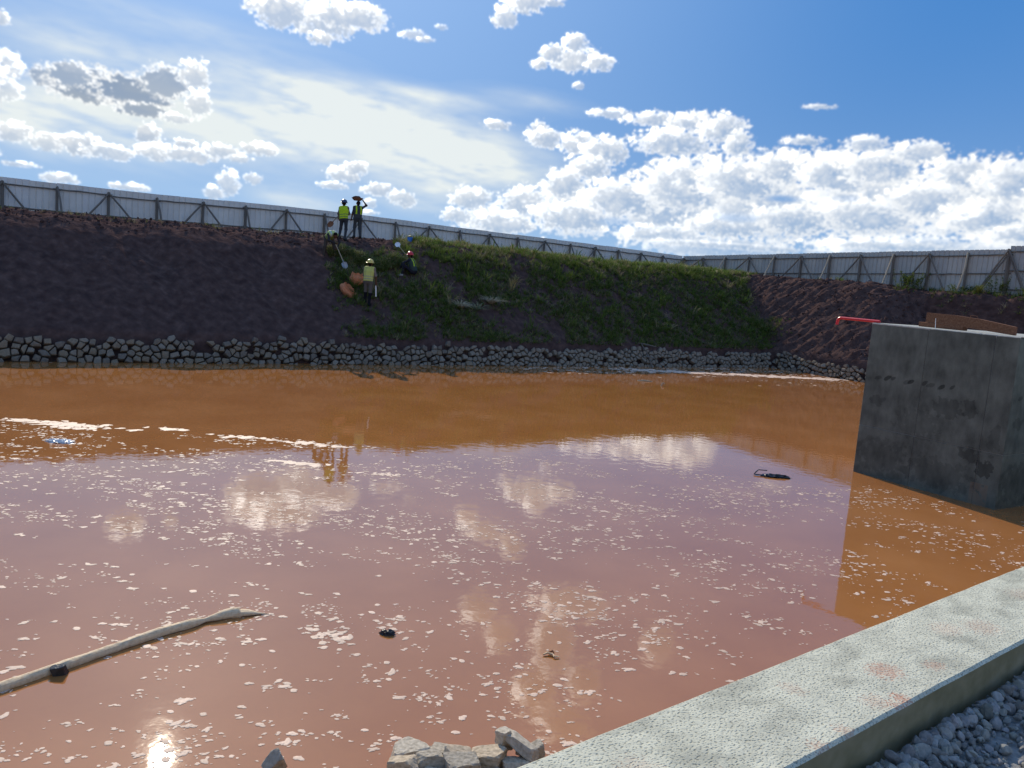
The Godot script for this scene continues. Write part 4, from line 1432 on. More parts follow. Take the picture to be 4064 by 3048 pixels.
# ---------------------------------------------------------------- floating things
func floating_things() -> void:
	rng.seed = 503
	# the cloth hose
	var path := [Vector3(-5.1, 0.012, -4.6), Vector3(-4.4, 0.012, -5.50), Vector3(-3.80, 0.012, -6.32), Vector3(-3.5, 0.015, -6.79), Vector3(-3.04, 0.02, -7.52), Vector3(-2.75, 0.02, -7.87), Vector3(-2.60, 0.022, -8.03), Vector3(-2.46, 0.018, -8.12), Vector3(-2.36, 0.012, -8.15), Vector3(-2.22, 0.006, -8.18)]
	var curve := Curve3D.new()
	for p in path:
		curve.add_point(p)
	var root := thing("cloth_hose", "long pale tan hose floating half sunk at lower left", "hose", Vector3(-3.5, 0, -6.8))
	var st := tool()
	var total := curve.get_baked_length()
	var rings := []
	var seam := []
	var nn := 220
	var sides := 16
	for i in nn + 1:
		var s := total * i / nn
		var c := curve.sample_baked(s, true)
		var d := (curve.sample_baked(minf(s + 0.05, total), true) - curve.sample_baked(maxf(s - 0.05, 0.0), true)).normalized()
		var side := Vector3(-d.z, 0, d.x)
		var left := total - s
		var r := 0.046 + 0.005 * n_mid.get_noise_1d(s * 8.0)
		var flat := 1.0
		if left < 1.15:
			r *= 1.0 + 0.35 * sin(clampf(left / 0.5, 0.0, 1.0) * PI) - 0.42 * exp(-pow((left - 0.62) / 0.08, 2.0))
		if left < 0.28:
			r *= smooth(-0.02, 0.28, left)
			flat = 0.6
		var ring := []
		for k in sides:
			var an := TAU * k / sides
			var wr := 1.0 + 0.10 * n_fine.get_noise_3d(s * 1.5, cos(an) * 0.5, sin(an) * 0.5) + 0.05 * n_fine.get_noise_3d(s * 6.0, cos(an), sin(an))
			ring.append(c + (side * cos(an) + Vector3.UP * sin(an) * flat) * r * wr - root.position)
		rings.append(ring)
		seam.append(ring[15] + side * 0.002)
	for i in nn:
		for k in sides:
			var k2 := (k + 1) % sides
			var mid: Vector3 = (rings[i][0] + rings[i][8]) / 2.0
			quad(st, rings[i][k], rings[i][k2], rings[i + 1][k2], rings[i + 1][k], (rings[i][k] + rings[i][k2]) / 2.0 - mid)
	st.index()
	put("hose_body", done(st), M.hose_cloth, root)
	var ss := tool()
	var rr := []
	for i in seam.size():
		rr.append(0.0035)
	tube(ss, seam, rr, 5)
	put("seam", done(ss), M.rusty_board, root)
	# black twig and torn sheet far out
	var t := thing("torn_sheet", "black torn sheet with a bent twig afloat near the headwall", "litter", Vector3(5.25, 0, -16.9))
	var tw := tool()
	tube(tw, [Vector3(0.02, 0.07, -0.16), Vector3(-0.16, 0.075, -0.14), Vector3(-0.24, 0.045, -0.04), Vector3(-0.3, 0.02, 0.05), Vector3(-0.1, 0.02, 0.1)], [0.010, 0.010, 0.014, 0.012, 0.01], 6)
	put("twig", done(tw), M.black_plastic, t)
	put("sheet", crumple(0.30, 0.10, 0.055, 7), M.black_plastic, t).position = Vector3(0.12, 0.0, 0.08)
	var w := put("plastic_bag", crumple(0.26, 0.12, 0.05, 3), M.white_plastic)
	tag(w, "white plastic bag floating by the left foam raft", "litter")
	w.position = Vector3(-7.85, 0.0, -14.85)
	var c2 := put("dark_float", crumple(0.075, 0.045, 0.045, 5), M.black_plastic)
	tag(c2, "small dark lump floating in the middle of the pond", "litter")
	c2.position = Vector3(-1.0, 0.0, -7.94)
	var sc := thing("scum_curl", "curled scrap of scum on the reflected cloud", "litter", Vector3(0.57, 0, -7.74))
	var cs := tool()
	tube(cs, [Vector3(-0.07, 0.012, 0.0), Vector3(-0.03, 0.02, -0.03), Vector3(0.02, 0.018, -0.01), Vector3(0.03, 0.015, 0.03), Vector3(0.08, 0.012, 0.02)], [0.008, 0.01, 0.009, 0.01, 0.006], 6)
	put("curl", done(cs), M.hose_cloth, sc)
	var cs2 := tool()
	tube(cs2, [Vector3(-0.02, 0.015, -0.05), Vector3(0.02, 0.028, -0.06), Vector3(0.03, 0.02, -0.03)], [0.008, 0.011, 0.008], 6)
	put("knot", done(cs2), M.rusty_board, sc)
	var sk := tool()
	tube(sk, [Vector3(-0.42, 0.0, 0.05), Vector3(-0.1, 0.03, 0.0), Vector3(0.2, 0.025, 0.02), Vector3(0.42, 0.0, -0.03)], [0.03, 0.045, 0.04, 0.02], 7)
	var stick := tag(put("floating_stick", done(sk), M.pale_timber), "pale stick floating below the far stone wall", "stick")
	stick.position = Vector3(5.05, 0, -32.7)
	stick.scale = Vector3.ONE * 0.7
	var bt := tool()
	tube(bt, [Vector3(0, -0.05, 0), Vector3(0.02, 0.06, 0), Vector3(0.06, 0.15, 0.0), Vector3(0.13, 0.18, 0), Vector3(0.17, 0.10, 0.02)], [0.05, 0.045, 0.04, 0.035, 0.03], 8)
	var bo := tag(put("floating_stub", done(bt), M.pale_timber), "stubby pale and dark lump bobbing right of the floating stick", "litter")
	bo.position = Vector3(5.5, 0, -31.6)
	bo.scale = Vector3.ONE * 0.62

func crumple(rx: float, rz: float, ry: float, sd: int) -> ArrayMesh:
	var ico := icosphere(3)
	var st := SurfaceTool.new()
	st.begin(Mesh.PRIMITIVE_TRIANGLES)
	st.set_smooth_group(-1)
	var pts := PackedVector3Array()
	for d: Vector3 in ico[0]:
		var r := 0.75 + 0.55 * n_ridge.get_noise_3dv(d * 1.6 + Vector3.ONE * sd) + 0.2 * n_fine.get_noise_3dv(d * 1.5)
		pts.append(Vector3(d.x * rx, d.y * ry, d.z * rz) * r)
	for q in ico[1]:
		tri(st, pts[q[0]], pts[q[1]], pts[q[2]], pts[q[0]] + pts[q[1]] + pts[q[2]])
	return done(st)

# ---------------------------------------------------------------- foam
func foam() -> void:
	rng.seed = 601
	var root := Node3D.new()
	root.name = numbered("foam")
	add_child(root)
	root.set_meta("kind", "stuff")
	root.set_meta("label", "pinkish foam flecks drifting on the brown water")
	root.set_meta("category", "foam")
	var kinds := []
	for v in 8:
		var st := tool()
		var lobes := [Vector3.ZERO]
		for k in [0, 1, 0, 2, 1, 3, 2, 4][v]:
			lobes.append(Vector3(rng.randf_range(-1.3, 1.3), 0, rng.randf_range(-0.8, 0.8)))
		for c: Vector3 in lobes:
			var sc := 1.0 if c == Vector3.ZERO else rng.randf_range(0.4, 0.8)
			var nn := 11
			var ring := []
			var ph := rng.randf() * TAU
			for k in nn:
				var an := TAU * k / nn
				var r := sc * (1.0 + 0.28 * sin(2.0 * an + ph) + rng.randf_range(-0.16, 0.16))
				ring.append(c + Vector3(cos(an) * r * 1.25, 0, sin(an) * r))
			for k in nn:
				var k2 := (k + 1) % nn
				var i0: Vector3 = c + (ring[k] - c) * 0.72 + Vector3.UP * 0.16
				var i1: Vector3 = c + (ring[k2] - c) * 0.72 + Vector3.UP * 0.16
				quad(st, ring[k], ring[k2], i1, i0, Vector3.UP)
				tri(st, i0, i1, c + Vector3.UP * rng.randf_range(0.12, 0.2), Vector3.UP)
		kinds.append(done(st))
	var places := []
	for v in 8:
		places.append([])
	var drop := func(x: float, z: float, s: float, y := 0.0015) -> void:
		var b := Basis(Vector3.UP, rng.randfn(0.35, 0.45)).scaled(Vector3(s, minf(s, 0.03) * 0.5, s))
		var g := rng.randf_range(0.85, 1.12)
		places[rng.randi() % 8].append([Transform3D(b, Vector3(x, y, -z)), Color(g, g, g)])
	for i in 42000:
		var z := rng.randf_range(3.2, 17.4)
		var x := rng.randf_range(-12.5, 13.0)
		if absf(x) > z * 0.78 + 1.0:
			continue
		var edge := 16.4 + 0.9 * n_mid.get_noise_2d(x * 0.5, 3.0) + 0.5 * n_mid.get_noise_2d(x * 3.0, 8.0)
		if z > edge:
			continue
		var streak := n_mid.get_noise_2d(x * 0.8 + z * 0.5, z * 1.6)
		if rng.randf() > 0.30 + streak * 0.9:
			continue
		var s := 0.004 + 0.028 * pow(rng.randf(), 3.0)
		if rng.randf() < 0.06:
			s = rng.randf_range(0.020, 0.036)
		drop.call(x, z, s)
		if rng.randf() < 0.3:
			for k in rng.randi_range(2, 5):
				drop.call(x + rng.randfn(0.0, 0.07), z + rng.randfn(0.0, 0.04), rng.randf_range(0.006, 0.016))
	# larger rafts of scum
	for r in [[-8.35, 16.28, 0.85, 0.30, 110], [-9.3, 16.4, 0.5, 0.16, 40], [-6.6, 16.7, 0.45, 0.1, 30], [-3.7, 16.4, 0.8, 0.14, 40], [-2.05, 14.4, 0.30, 0.14, 30], [-3.6, 14.7, 0.5, 0.12, 24], [-1.5, 7.75, 0.26, 0.2, 26], [-1.7, 7.9, 0.22, 0.12, 16], [-1.72, 6.75, 0.2, 0.12, 16], [-5.0, 16.5, 0.8, 0.1, 30]]:
		for k in int(r[4]):
			drop.call(r[0] + rng.randfn(0.0, r[2] * 0.45), r[1] + rng.randfn(0.0, r[3] * 0.5), rng.randf_range(0.015, 0.075) * minf(1.0, r[2] * 2.0), 0.0016 + 0.0004 * rng.randf())
	# scum gathered in the far corner
	for i in 700:
		var a := rng.randf_range(20.0, 36.4)
		var n := 27.6 - absf(rng.randfn(0.0, 0.7 + 0.12 * (a - 20.0)))
		if n_mid.get_noise_2d(a * 1.0, n * 3.0) < 0.0:
			continue
		var p := bp(a, n, 0)
		drop.call(p.x, -p.z, rng.randf_range(0.02, 0.07))
	for i in 380:
		var t := rng.randf()
		var p := bp(lerpf(25.5, 36.0, t) + rng.randfn(0.0, 0.3), lerpf(27.0, 23.6, t) + rng.randfn(0.0, 0.22), 0)
		drop.call(p.x, -p.z, rng.randf_range(0.05, 0.14), 0.0016 + 0.0006 * rng.randf())
	for v in 8:
		scatter(root, "foam_flecks", kinds[v], M.foam, places[v])

# ---------------------------------------------------------------- things on the banks
func bank_things() -> void:
	rng.seed = 701
	var on := func(a: float, n: float, up := 0.0) -> Vector3: return bp(a, n, earth(a, n) + up)
	# pale dry grass clumps half way down the turf
	var spots := [[18.9, 30.15, "bushy clump of dry white grass, left of the pair on the turf"], [20.6, 30.35, "ragged clump of dry white grass, right of the pair on the turf"], [19.8, 30.1, "thin green and straw clump between the two dry grass clumps"]]
	for i in 3:
		var m := tuft(140 if i < 2 else 60, 0.46, 0.009, 1.35)
		var gm: StandardMaterial3D = M.grass_blade.duplicate()
		gm.resource_name = "dry_grass"
		gm.albedo_color = lin(0.50, 0.43, 0.30) if i < 2 else lin(0.22, 0.24, 0.13)
		var o := put("dry_grass_clump", m, gm)
		tag(o, spots[i][2], "grass clump")
		o.position = on.call(spots[i][0], spots[i][1], -0.02)
		o.basis = Basis(Quaternion(Vector3.UP, (slope_up(spots[i][0], spots[i][1]) + Vector3.UP).normalized())).scaled(Vector3(1.6, 0.9, 1.2))
	# weeds by the right fence
	leafy_plant("weed_bush", "sprawling leafy weed bush against the right fence behind the spoil", on.call(42.3, 24.4), 0.95, 1.9, 34, 0.11)
	leafy_plant("weed_bush", "upright leafy weeds rising beside the fountain of grass", on.call(42.3, 20.0), 1.0, 1.2, 18, 0.10)
	leafy_plant("weed_bush", "low leafy weeds at the foot of the crooked pale brace", on.call(42.0, 21.4), 0.4, 1.6, 22, 0.09)
	leafy_plant("weed_bush", "dark low weeds along the taller end of the fence", on.call(42.2, 18.2), 0.45, 2.0, 26, 0.09)
	var vine := bp(37.9, 29.5, earth(37.9, 29.5))
	leafy_plant("creeping_weed", "yellow-green creeping weed where turf and spoil meet above the stones", vine, 0.28, 1.0, 22, 0.10)
	var ft := put("grass_fountain", tuft(160, 0.62, 0.007, 1.25), M.grass_blade)
	var fm: StandardMaterial3D = M.grass_blade.duplicate()
	fm.resource_name = "fountain_grass"
	fm.albedo_color = lin(0.16, 0.18, 0.05)
	ft.material_override = fm
	tag(ft, "fountain of long grass on the lip of the cut bank", "grass clump")
	ft.position = on.call(41.75, 20.6, -0.03)
	# sticks leaning on the far stones
	for s in [["crooked stick leaning on the stones, its foot in the water", Vector3(0, 0, 0), Vector3(-0.55, 1.05, -0.55)], ["broken branch lying along the top of the far stones", Vector3(-0.9, 1.02, -0.62), Vector3(0.15, 0.93, -0.5)], ["short grey branch across the middle of the far stones", Vector3(-0.6, 0.45, -0.2), Vector3(0.1, 0.42, -0.16)]]:
		var st := tool()
		var a: Vector3 = s[1]
		var b: Vector3 = s[2]
		tube(st, [a, a.lerp(b, 0.4) + Vector3(0.05, 0.03, 0.03), b], [0.035, 0.032, 0.02], 6, 0.08)
		var o := tag(put("branch", done(st), M.timber), s[0], "branch", "branches on the far stones")
		o.position = bp(27.9, 27.72, -0.02)
	# a blue tub on the crest
	var bs := tool()
	var prof := [[0.10, 0.0], [0.125, 0.20], [0.135, 0.20], [0.135, 0.215], [0.118, 0.215], [0.095, 0.02]]
	lathe(bs, prof, 16)
	var tub := thing("blue_bucket", "small bright blue bucket on the turf's edge below the fence", "bucket", on.call(19.45, 35.7, 0.06))
	put("bucket_body", done(bs), M.blue_plastic, tub)
	var hs := tool()
	tube(hs, [Vector3(-0.13, 0.19, 0), Vector3(-0.1, 0.27, 0.02), Vector3(0, 0.3, 0.03), Vector3(0.1, 0.27, 0.02), Vector3(0.13, 0.19, 0)], [0.004, 0.004, 0.004, 0.004, 0.004], 5)
	put("handle", done(hs), M.bright_steel, tub)
	# two orange sacks
	sack("crumpled orange sack standing left of the worker in the yellow helmet", on.call(14.75, 31.15), 0.24, 0.46, 0.9, 2)
	sack("open orange sack slumped on its side, lowest on the turf", on.call(14.1, 30.8), 0.30, 0.34, 0.2, 9)

func lathe(st: SurfaceTool, prof: Array, sides: int, squash := 1.0) -> void:
	for i in prof.size() - 1:
		for k in sides:
			var a0 := TAU * k / sides
			var a1 := TAU * (k + 1) / sides
			var p := []
			for q in [[i, a0], [i, a1], [i + 1, a1], [i + 1, a0]]:
				p.append(Vector3(cos(q[1]) * prof[q[0]][0], prof[q[0]][1], sin(q[1]) * prof[q[0]][0] * squash))
			var dr: float = prof[i + 1][0] - prof[i][0]
			var dy: float = prof[i + 1][1] - prof[i][1]
			var am := (a0 + a1) / 2.0
			quad(st, p[0], p[1], p[2], p[3], Vector3(cos(am) * dy, -dr, sin(am) * dy))

func sack(label: String, at: Vector3, r: float, h: float, turn: float, sd: int) -> void:
	var root := thing("woven_sack", label, "sack", at, turn)
	var st := SurfaceTool.new()
	st.begin(Mesh.PRIMITIVE_TRIANGLES)
	st.set_smooth_group(-1)
	var rows := 18
	var sides := 26
	var pts := []
	for j in rows + 1:
		var t := j / float(rows)
		var ring := []
		for k in sides:
			var an := TAU * k / sides
			# belly, a slack neck, and a mouth whose rim is uneven and falls inward
			var rad := r * (0.55 + 0.62 * sin(clampf(t * 1.25, 0.0, 1.0) * PI * 0.78))
			rad *= 1.0 + 0.22 * n_mid.get_noise_3d(cos(an) * 2.5 + sd * 7.0, sin(an) * 2.5, t * 4.0) + 0.12 * n_fine.get_noise_3d(cos(an) * 1.2, sin(an) * 1.2 + sd, t * 2.0)
			var y := h * t * (1.0 + 0.28 * t * n_mid.get_noise_2d(cos(an) * 3.0 + sd * 3.0, sin(an) * 3.0))
			ring.append(Vector3(cos(an) * rad * 1.1, y - 0.04, sin(an) * rad * 0.85))
		pts.append(ring)
	for j in rows:
		for k in sides:
			var k2 := (k + 1) % sides
			quad(st, pts[j][k], pts[j][k2], pts[j + 1][k2], pts[j + 1][k], Vector3(pts[j][k].x, 0.0, pts[j][k].z))
	put("sack_body", done(st), M.sack_cloth, root)
	var inner := tool()
	for k in sides:
		var k2 := (k + 1) % sides
		var a: Vector3 = pts[rows][k]
		var b: Vector3 = pts[rows][k2]
		var c := Vector3(a.x * 0.75, a.y - h * 0.3, a.z * 0.75)
		var d := Vector3(b.x * 0.75, b.y - h * 0.3, b.z * 0.75)
		quad(inner, a, b, d, c, -Vector3(a.x, 0, a.z))
		tri(inner, c, d, Vector3(0, h * 0.62, 0), Vector3.UP)
	put("sack_mouth", done(inner), M.sack_cloth, root)
	if sd == 9:
		root.rotation = Vector3(0.35, turn, -0.75)

# ---------------------------------------------------------------- people
# Meshes a set of tapered capsules joined by a smooth minimum, as surface nets.
# bones: [a, b, radius at a, radius at b, colour]
func field(st: SurfaceTool, bones: Array, cell: float, k: float, base: Array, paint = null, hem := Plane()) -> void:
	var lo := Vector3.ONE * 1e6
	var hi := Vector3.ONE * -1e6
	for b in bones:
		var r := maxf(b[2], b[3]) + cell * 3.0
		lo = lo.min(b[0] - Vector3.ONE * r).min(b[1] - Vector3.ONE * r)
		hi = hi.max(b[0] + Vector3.ONE * r).max(b[1] + Vector3.ONE * r)
	var nx := int((hi.x - lo.x) / cell) + 2
	var ny := int((hi.y - lo.y) / cell) + 2
	var nz := int((hi.z - lo.z) / cell) + 2
	var f := PackedFloat32Array()
	f.resize(nx * ny * nz)
	f.fill(1e3)
	for b in bones:
		var a: Vector3 = b[0]
		var ab: Vector3 = b[1] - a
		var ll := maxf(ab.length_squared(), 1e-9)
		var ra: float = b[2]
		var rd: float = b[3] - ra
		var m := maxf(b[2], b[3]) + k + cell * 2.5
		var l0: Vector3 = ((a.min(b[1]) - Vector3.ONE * m) - lo) / cell
		var h0: Vector3 = ((a.max(b[1]) + Vector3.ONE * m) - lo) / cell
		for z in range(maxi(0, int(l0.z)), mini(nz - 1, int(h0.z) + 1) + 1):
			for y in range(maxi(0, int(l0.y)), mini(ny - 1, int(h0.y) + 1) + 1):
				var row := (z * ny + y) * nx
				for x in range(maxi(0, int(l0.x)), mini(nx - 1, int(h0.x) + 1) + 1):
					var p := lo + Vector3(x, y, z) * cell - a
					var t := clampf(p.dot(ab) / ll, 0.0, 1.0)
					var d := (p - ab * t).length() - ra - rd * t
					var o := f[row + x]
					if o > 100.0:
						f[row + x] = d
					else:
						var hh := clampf(0.5 + 0.5 * (o - d) / k, 0.0, 1.0)
						f[row + x] = lerpf(o, d, hh) - k * hh * (1.0 - hh)
	if hem.normal != Vector3.ZERO:
		for z in nz:
			for y in ny:
				for x in nx:
					var i := (z * ny + y) * nx + x
					if f[i] < 1.0:
						f[i] = maxf(f[i], -hem.distance_to(lo + Vector3(x, y, z) * cell))
	var vid := PackedInt32Array()
	vid.resize(nx * ny * nz)
	vid.fill(-1)
	var dx := [0, 1, 0, 1, 0, 1, 0, 1]
	var dy := [0, 0, 1, 1, 0, 0, 1, 1]
	var dz := [0, 0, 0, 0, 1, 1, 1, 1]
	var edges := [[0, 1], [2, 3], [4, 5], [6, 7], [0, 2], [1, 3], [4, 6], [5, 7], [0, 4], [1, 5], [2, 6], [3, 7]]
	var cnt: int = base[0]
	var sx := 1
	var sy := nx
	var sz := nx * ny
	for z in nz - 1:
		for y in ny - 1:
			for x in nx - 1:
				var i := (z * ny + y) * nx + x
				var v0 := f[i]
				if v0 > 0.2:
					continue
				var neg := 0
				var vals := [v0, f[i + sx], f[i + sy], f[i + sx + sy], f[i + sz], f[i + sx + sz], f[i + sy + sz], f[i + sx + sy + sz]]
				for v in vals:
					if v < 0.0:
						neg += 1
				if neg == 0 or neg == 8:
					continue
				var s := Vector3.ZERO
				var c := 0
				for e in edges:
					var va: float = vals[e[0]]
					var vb: float = vals[e[1]]
					if (va < 0.0) != (vb < 0.0):
						var t := va / (va - vb)
						s += Vector3(lerpf(dx[e[0]], dx[e[1]], t), lerpf(dy[e[0]], dy[e[1]], t), lerpf(dz[e[0]], dz[e[1]], t))
						c += 1
				var p := lo + (Vector3(x, y, z) + s / c) * cell
				var col := Color.WHITE
				if paint != null:
					col = paint.call(p)
				else:
					var best := 1e9
					for b in bones:
						var ab: Vector3 = b[1] - b[0]
						var t := clampf((p - b[0]).dot(ab) / maxf(ab.length_squared(), 1e-9), 0.0, 1.0)
						var d: float = (p - b[0] - ab * t).length() - lerpf(b[2], b[3], t)
						if d < best:
							best = d
							col = b[4]
				st.set_color(col)
				st.add_vertex(p)
				vid[i] = cnt
				cnt += 1
	base[0] = cnt
	for z in range(1, nz - 1):
		for y in range(1, ny - 1):
			for x in range(1, nx - 1):
				var i := (z * ny + y) * nx + x
				if f[i] > 0.2:
					continue
				var ins := f[i] < 0.0
				for ax in 3:
					var step: int = [sx, sy, sz][ax]
					if (f[i + step] < 0.0) == ins:
						continue
					var u: int = [sy, sz, sx][ax]
					var w: int = [sz, sx, sy][ax]
					var q := [vid[i], vid[i - u], vid[i - u - w], vid[i - w]]
					if q.min() < 0:
						continue
					var order := [0, 1, 2, 0, 2, 3] if not ins else [0, 2, 1, 0, 3, 2]
					for o in order:
						st.add_index(q[o])

func hand(bones: Array, wrist: Vector3, dir: Vector3, curl: Vector3, skin: Color) -> void:
	dir = dir.normalized()
	var side := dir.cross(curl).normalized()
	curl = side.cross(dir).normalized()
	var palm := wrist + dir * 0.075
	for s in [-0.022, 0.0, 0.022]:
		bones.append([wrist + side * s * 0.6, palm + side * s, 0.017, 0.016, skin])
	var i := 0
	for s in [-0.032, -0.011, 0.011, 0.032]:
		var l: float = [0.060, 0.074, 0.078, 0.070][i]
		var b: Vector3 = palm + side * s
		var m := b + (dir * 0.75 + curl * 0.55).normalized() * l * 0.5
		var e := m + (dir * 0.25 + curl * 0.95).normalized() * l * 0.5
		bones.append([b, m, 0.0095, 0.009, skin])
		bones.append([m, e, 0.009, 0.0075, skin])
		i += 1
	var tb := wrist + dir * 0.03 + side * 0.03
	var tm := tb + (dir * 0.6 + side * 0.6 + curl * 0.4).normalized() * 0.035
	bones.append([tb, tm, 0.012, 0.011, skin])
	bones.append([tm, tm + (dir * 0.6 + curl * 0.8).normalized() * 0.03, 0.011, 0.008, skin])

func head(bones: Array, c: Vector3, fd: Vector3, ud: Vector3, skin: Color, hair: Color) -> void:
	fd = fd.normalized()
	var s := ud.cross(fd).normalized()
	ud = fd.cross(s).normalized()
	bones.append([c + ud * 0.03 - fd * 0.015, c + ud * 0.03 + fd * 0.02, 0.088, 0.080, skin])
	bones.append([c + ud * 0.045 - fd * 0.02, c + ud * 0.05 - fd * 0.005, 0.088, 0.082, hair])
	bones.append([c - ud * 0.005 - fd * 0.04, c - ud * 0.04 - fd * 0.035, 0.068, 0.055, hair])
	bones.append([c - ud * 0.03 + fd * 0.02, c - ud * 0.075 + fd * 0.045, 0.060, 0.036, skin])
	bones.append([c + ud * 0.005 + fd * 0.088, c - ud * 0.025 + fd * 0.106, 0.010, 0.014, skin])
	bones.append([c + ud * 0.025 + fd * 0.082 - s * 0.04, c + ud * 0.025 + fd * 0.082 + s * 0.04, 0.014, 0.014, skin])
	for sg in [-1.0, 1.0]:
		bones.append([c + s * sg * 0.084 + ud * 0.015, c + s * sg * 0.086 - ud * 0.025, 0.014, 0.010, skin])
		bones.append([c + s * sg * 0.032 + ud * 0.006 + fd * 0.082, c + s * sg * 0.036 + ud * 0.006 + fd * 0.081, 0.0115, 0.0115, Color(0.35, 0.33, 0.30)])
		bones.append([c + s * sg * 0.032 + ud * 0.006 + fd * 0.090, c + s * sg * 0.033 + ud * 0.006 + fd * 0.090, 0.006, 0.006, Color(0.01, 0.008, 0.006)])
	bones.append([c - ud * 0.058 + fd * 0.082 - s * 0.02, c - ud * 0.058 + fd * 0.082 + s * 0.02, 0.010, 0.010, skin * Color(0.75, 0.5, 0.5)])

# J holds the joints in metres from the point between the feet, facing +z
func person(label: String, at: Vector3, turn: float, J: Dictionary, look: Dictionary) -> Node3D:
	var root := thing("person", label, "person", at, turn, "workers on the far bank")
	var st := SurfaceTool.new()
	st.begin(Mesh.PRIMITIVE_TRIANGLES)
	st.set_smooth_group(0)
	var base := [0]
	var skin := Color(0.13, 0.068, 0.042)
	var sh: Color = look.shirt
	var tr: Color = look.trousers
	var bt: Color = look.boots
	var sleeve: Color = look.get("sleeve", sh)
	var pel: Vector3 = J.pel
	var che: Vector3 = J.chest
	var nk: Vector3 = J.neck
	var sp := (che - pel).normalized()
	var low := pel.lerp(che, 0.35)
	var hipa: Vector3 = (J.hipR - J.hipL).normalized()
	var sha: Vector3 = (J.shR - J.shL).normalized()
	var bones := [
		[J.hipL, J.hipR, 0.105, 0.105, tr], [pel - hipa * 0.05, low - hipa * 0.06, 0.108, 0.10, tr], [pel + hipa * 0.05, low + hipa * 0.06, 0.108, 0.10, tr],
		[low - hipa * 0.055, che - sha * 0.075, 0.100, 0.118, sh], [low + hipa * 0.055, che + sha * 0.075, 0.100, 0.118, sh],
		[J.shL, J.shR, 0.064, 0.064, sh], [che, nk, 0.095, 0.055, sh], [nk - sp * 0.01, J.head, 0.050, 0.048, skin]]
	for s in ["L", "R"]:
		bones.append([J["sh" + s], J["el" + s], 0.056, 0.043, sh])
		bones.append([J["el" + s], J["wr" + s], 0.042, 0.029, sleeve])
		bones.append([J["hip" + s], J["kn" + s], 0.090, 0.062, tr])
		bones.append([J["kn" + s], J["an" + s], 0.062, 0.048, tr if not look.get("tall_boots", false) else bt])
		bones.append([J["an" + s], J["to" + s], 0.050, 0.040, bt])
		bones.append([J["an" + s] + Vector3.DOWN * 0.03, J["to" + s] + Vector3.DOWN * 0.012, 0.042, 0.034, bt])
	field(st, bones, 0.019, 0.045, base)
	for s in ["L", "R"]:
		var hb := []
		var wr: Vector3 = J["wr" + s]
		var el: Vector3 = J["el" + s]
		var curl: Vector3 = J.get("curl" + s, Vector3(0.3 if s == "L" else -0.3, -0.2, 1.0))
		hand(hb, wr, (wr - el), curl, skin)
		field(st, hb, 0.006, 0.008, base)
	var hd := []
	head(hd, J.head, J.face, J.get("headup", Vector3.UP), skin, Color(0.012, 0.010, 0.009))
	field(st, hd, 0.0085, 0.012, base)
	st.generate_normals()
	put("body", st.commit(), M.clothing, root)
	# hi-vis vest: the torso again, two centimetres out, cut at the hem
	var vs := SurfaceTool.new()
	vs.begin(Mesh.PRIMITIVE_TRIANGLES)
	vs.set_smooth_group(0)
	var g := 0.022
	var vb := [
		[pel - hipa * 0.055, low - hipa * 0.06, 0.112 + g, 0.102 + g, sh], [pel + hipa * 0.055, low + hipa * 0.06, 0.112 + g, 0.102 + g, sh],
		[low - hipa * 0.055, che - sha * 0.075, 0.102 + g, 0.118 + g, sh], [low + hipa * 0.055, che + sha * 0.075, 0.102 + g, 0.118 + g, sh],
		[J.shL.lerp(J.shR, 0.12), J.shL.lerp(J.shR, 0.36), 0.068 + g, 0.075 + g, sh], [J.shR.lerp(J.shL, 0.12), J.shR.lerp(J.shL, 0.36), 0.068 + g, 0.075 + g, sh]]
	var length := (che - pel).length()
	var vc: Color = look.vest
	var band: Color = look.band
	var trim: Color = look.get("trim", vc)
	var fr := sp.cross(sha).normalized()
	var paint := func(p: Vector3) -> Color:
		var t := (p - pel).dot(sp) / length
		var across := (p - pel).dot(sha)
		if look.get("open", false) and fr.dot(p - pel.lerp(che, clampf(t, 0.0, 1.0))) * look.get("front", 1.0) > 0.02 and absf(across) < 0.055:
			return sh
		if (t > 0.10 and t < 0.22) or (t > 0.38 and t < 0.50):
			return band
		if absf(absf(across) - 0.105) < 0.035 and t > 0.5:
			return trim
		return vc
	var hem := Plane(sp, (pel + sp * (-0.02 + look.get("hem", 0.0))).dot(sp))
	var vbase := [0]
	field(vs, vb, 0.016, 0.035, vbase, paint, hem)
	vs.generate_normals()
	put("vest", vs.commit(), M.vest_cloth, root)
	if look.has("helmet"):
		var hu: Vector3 = J.get("headup", Vector3.UP).normalized()
		var fd: Vector3 = J.face.normalized()
		var sd := hu.cross(fd).normalized()
		fd = sd.cross(hu).normalized()
		var hs := SurfaceTool.new()
		hs.begin(Mesh.PRIMITIVE_TRIANGLES)
		hs.set_smooth_group(-1)
		lathe(hs, [[0.165, 0.0], [0.168, 0.010], [0.132, 0.022], [0.130, 0.05], [0.118, 0.09], [0.092, 0.122], [0.05, 0.142], [0.0, 0.148]], 20)
		lathe(hs, [[0.122, 0.0], [0.165, 0.0]], 20)
		# the ridge along the crown and the peak over the eyes
		tube(hs, [Vector3(0, 0.06, -0.118), Vector3(0, 0.125, -0.075), Vector3(0, 0.147, 0.0), Vector3(0, 0.125, 0.075), Vector3(0, 0.06, 0.118)], [0.012, 0.016, 0.018, 0.016, 0.012], 6)
		bevel_box(hs, Transform3D(Basis(Vector3.RIGHT, 0.15), Vector3(0, 0.006, 0.165)), Vector3(0.17, 0.012, 0.07), 0.005)
		var hm := mat(look.helmet[1], look.helmet[0], 0.35, 0.5)
		var h := put("helmet", done(hs), hm, root)
		h.transform = Transform3D(Basis(sd, hu, fd), J.head + hu * 0.052)
	return root

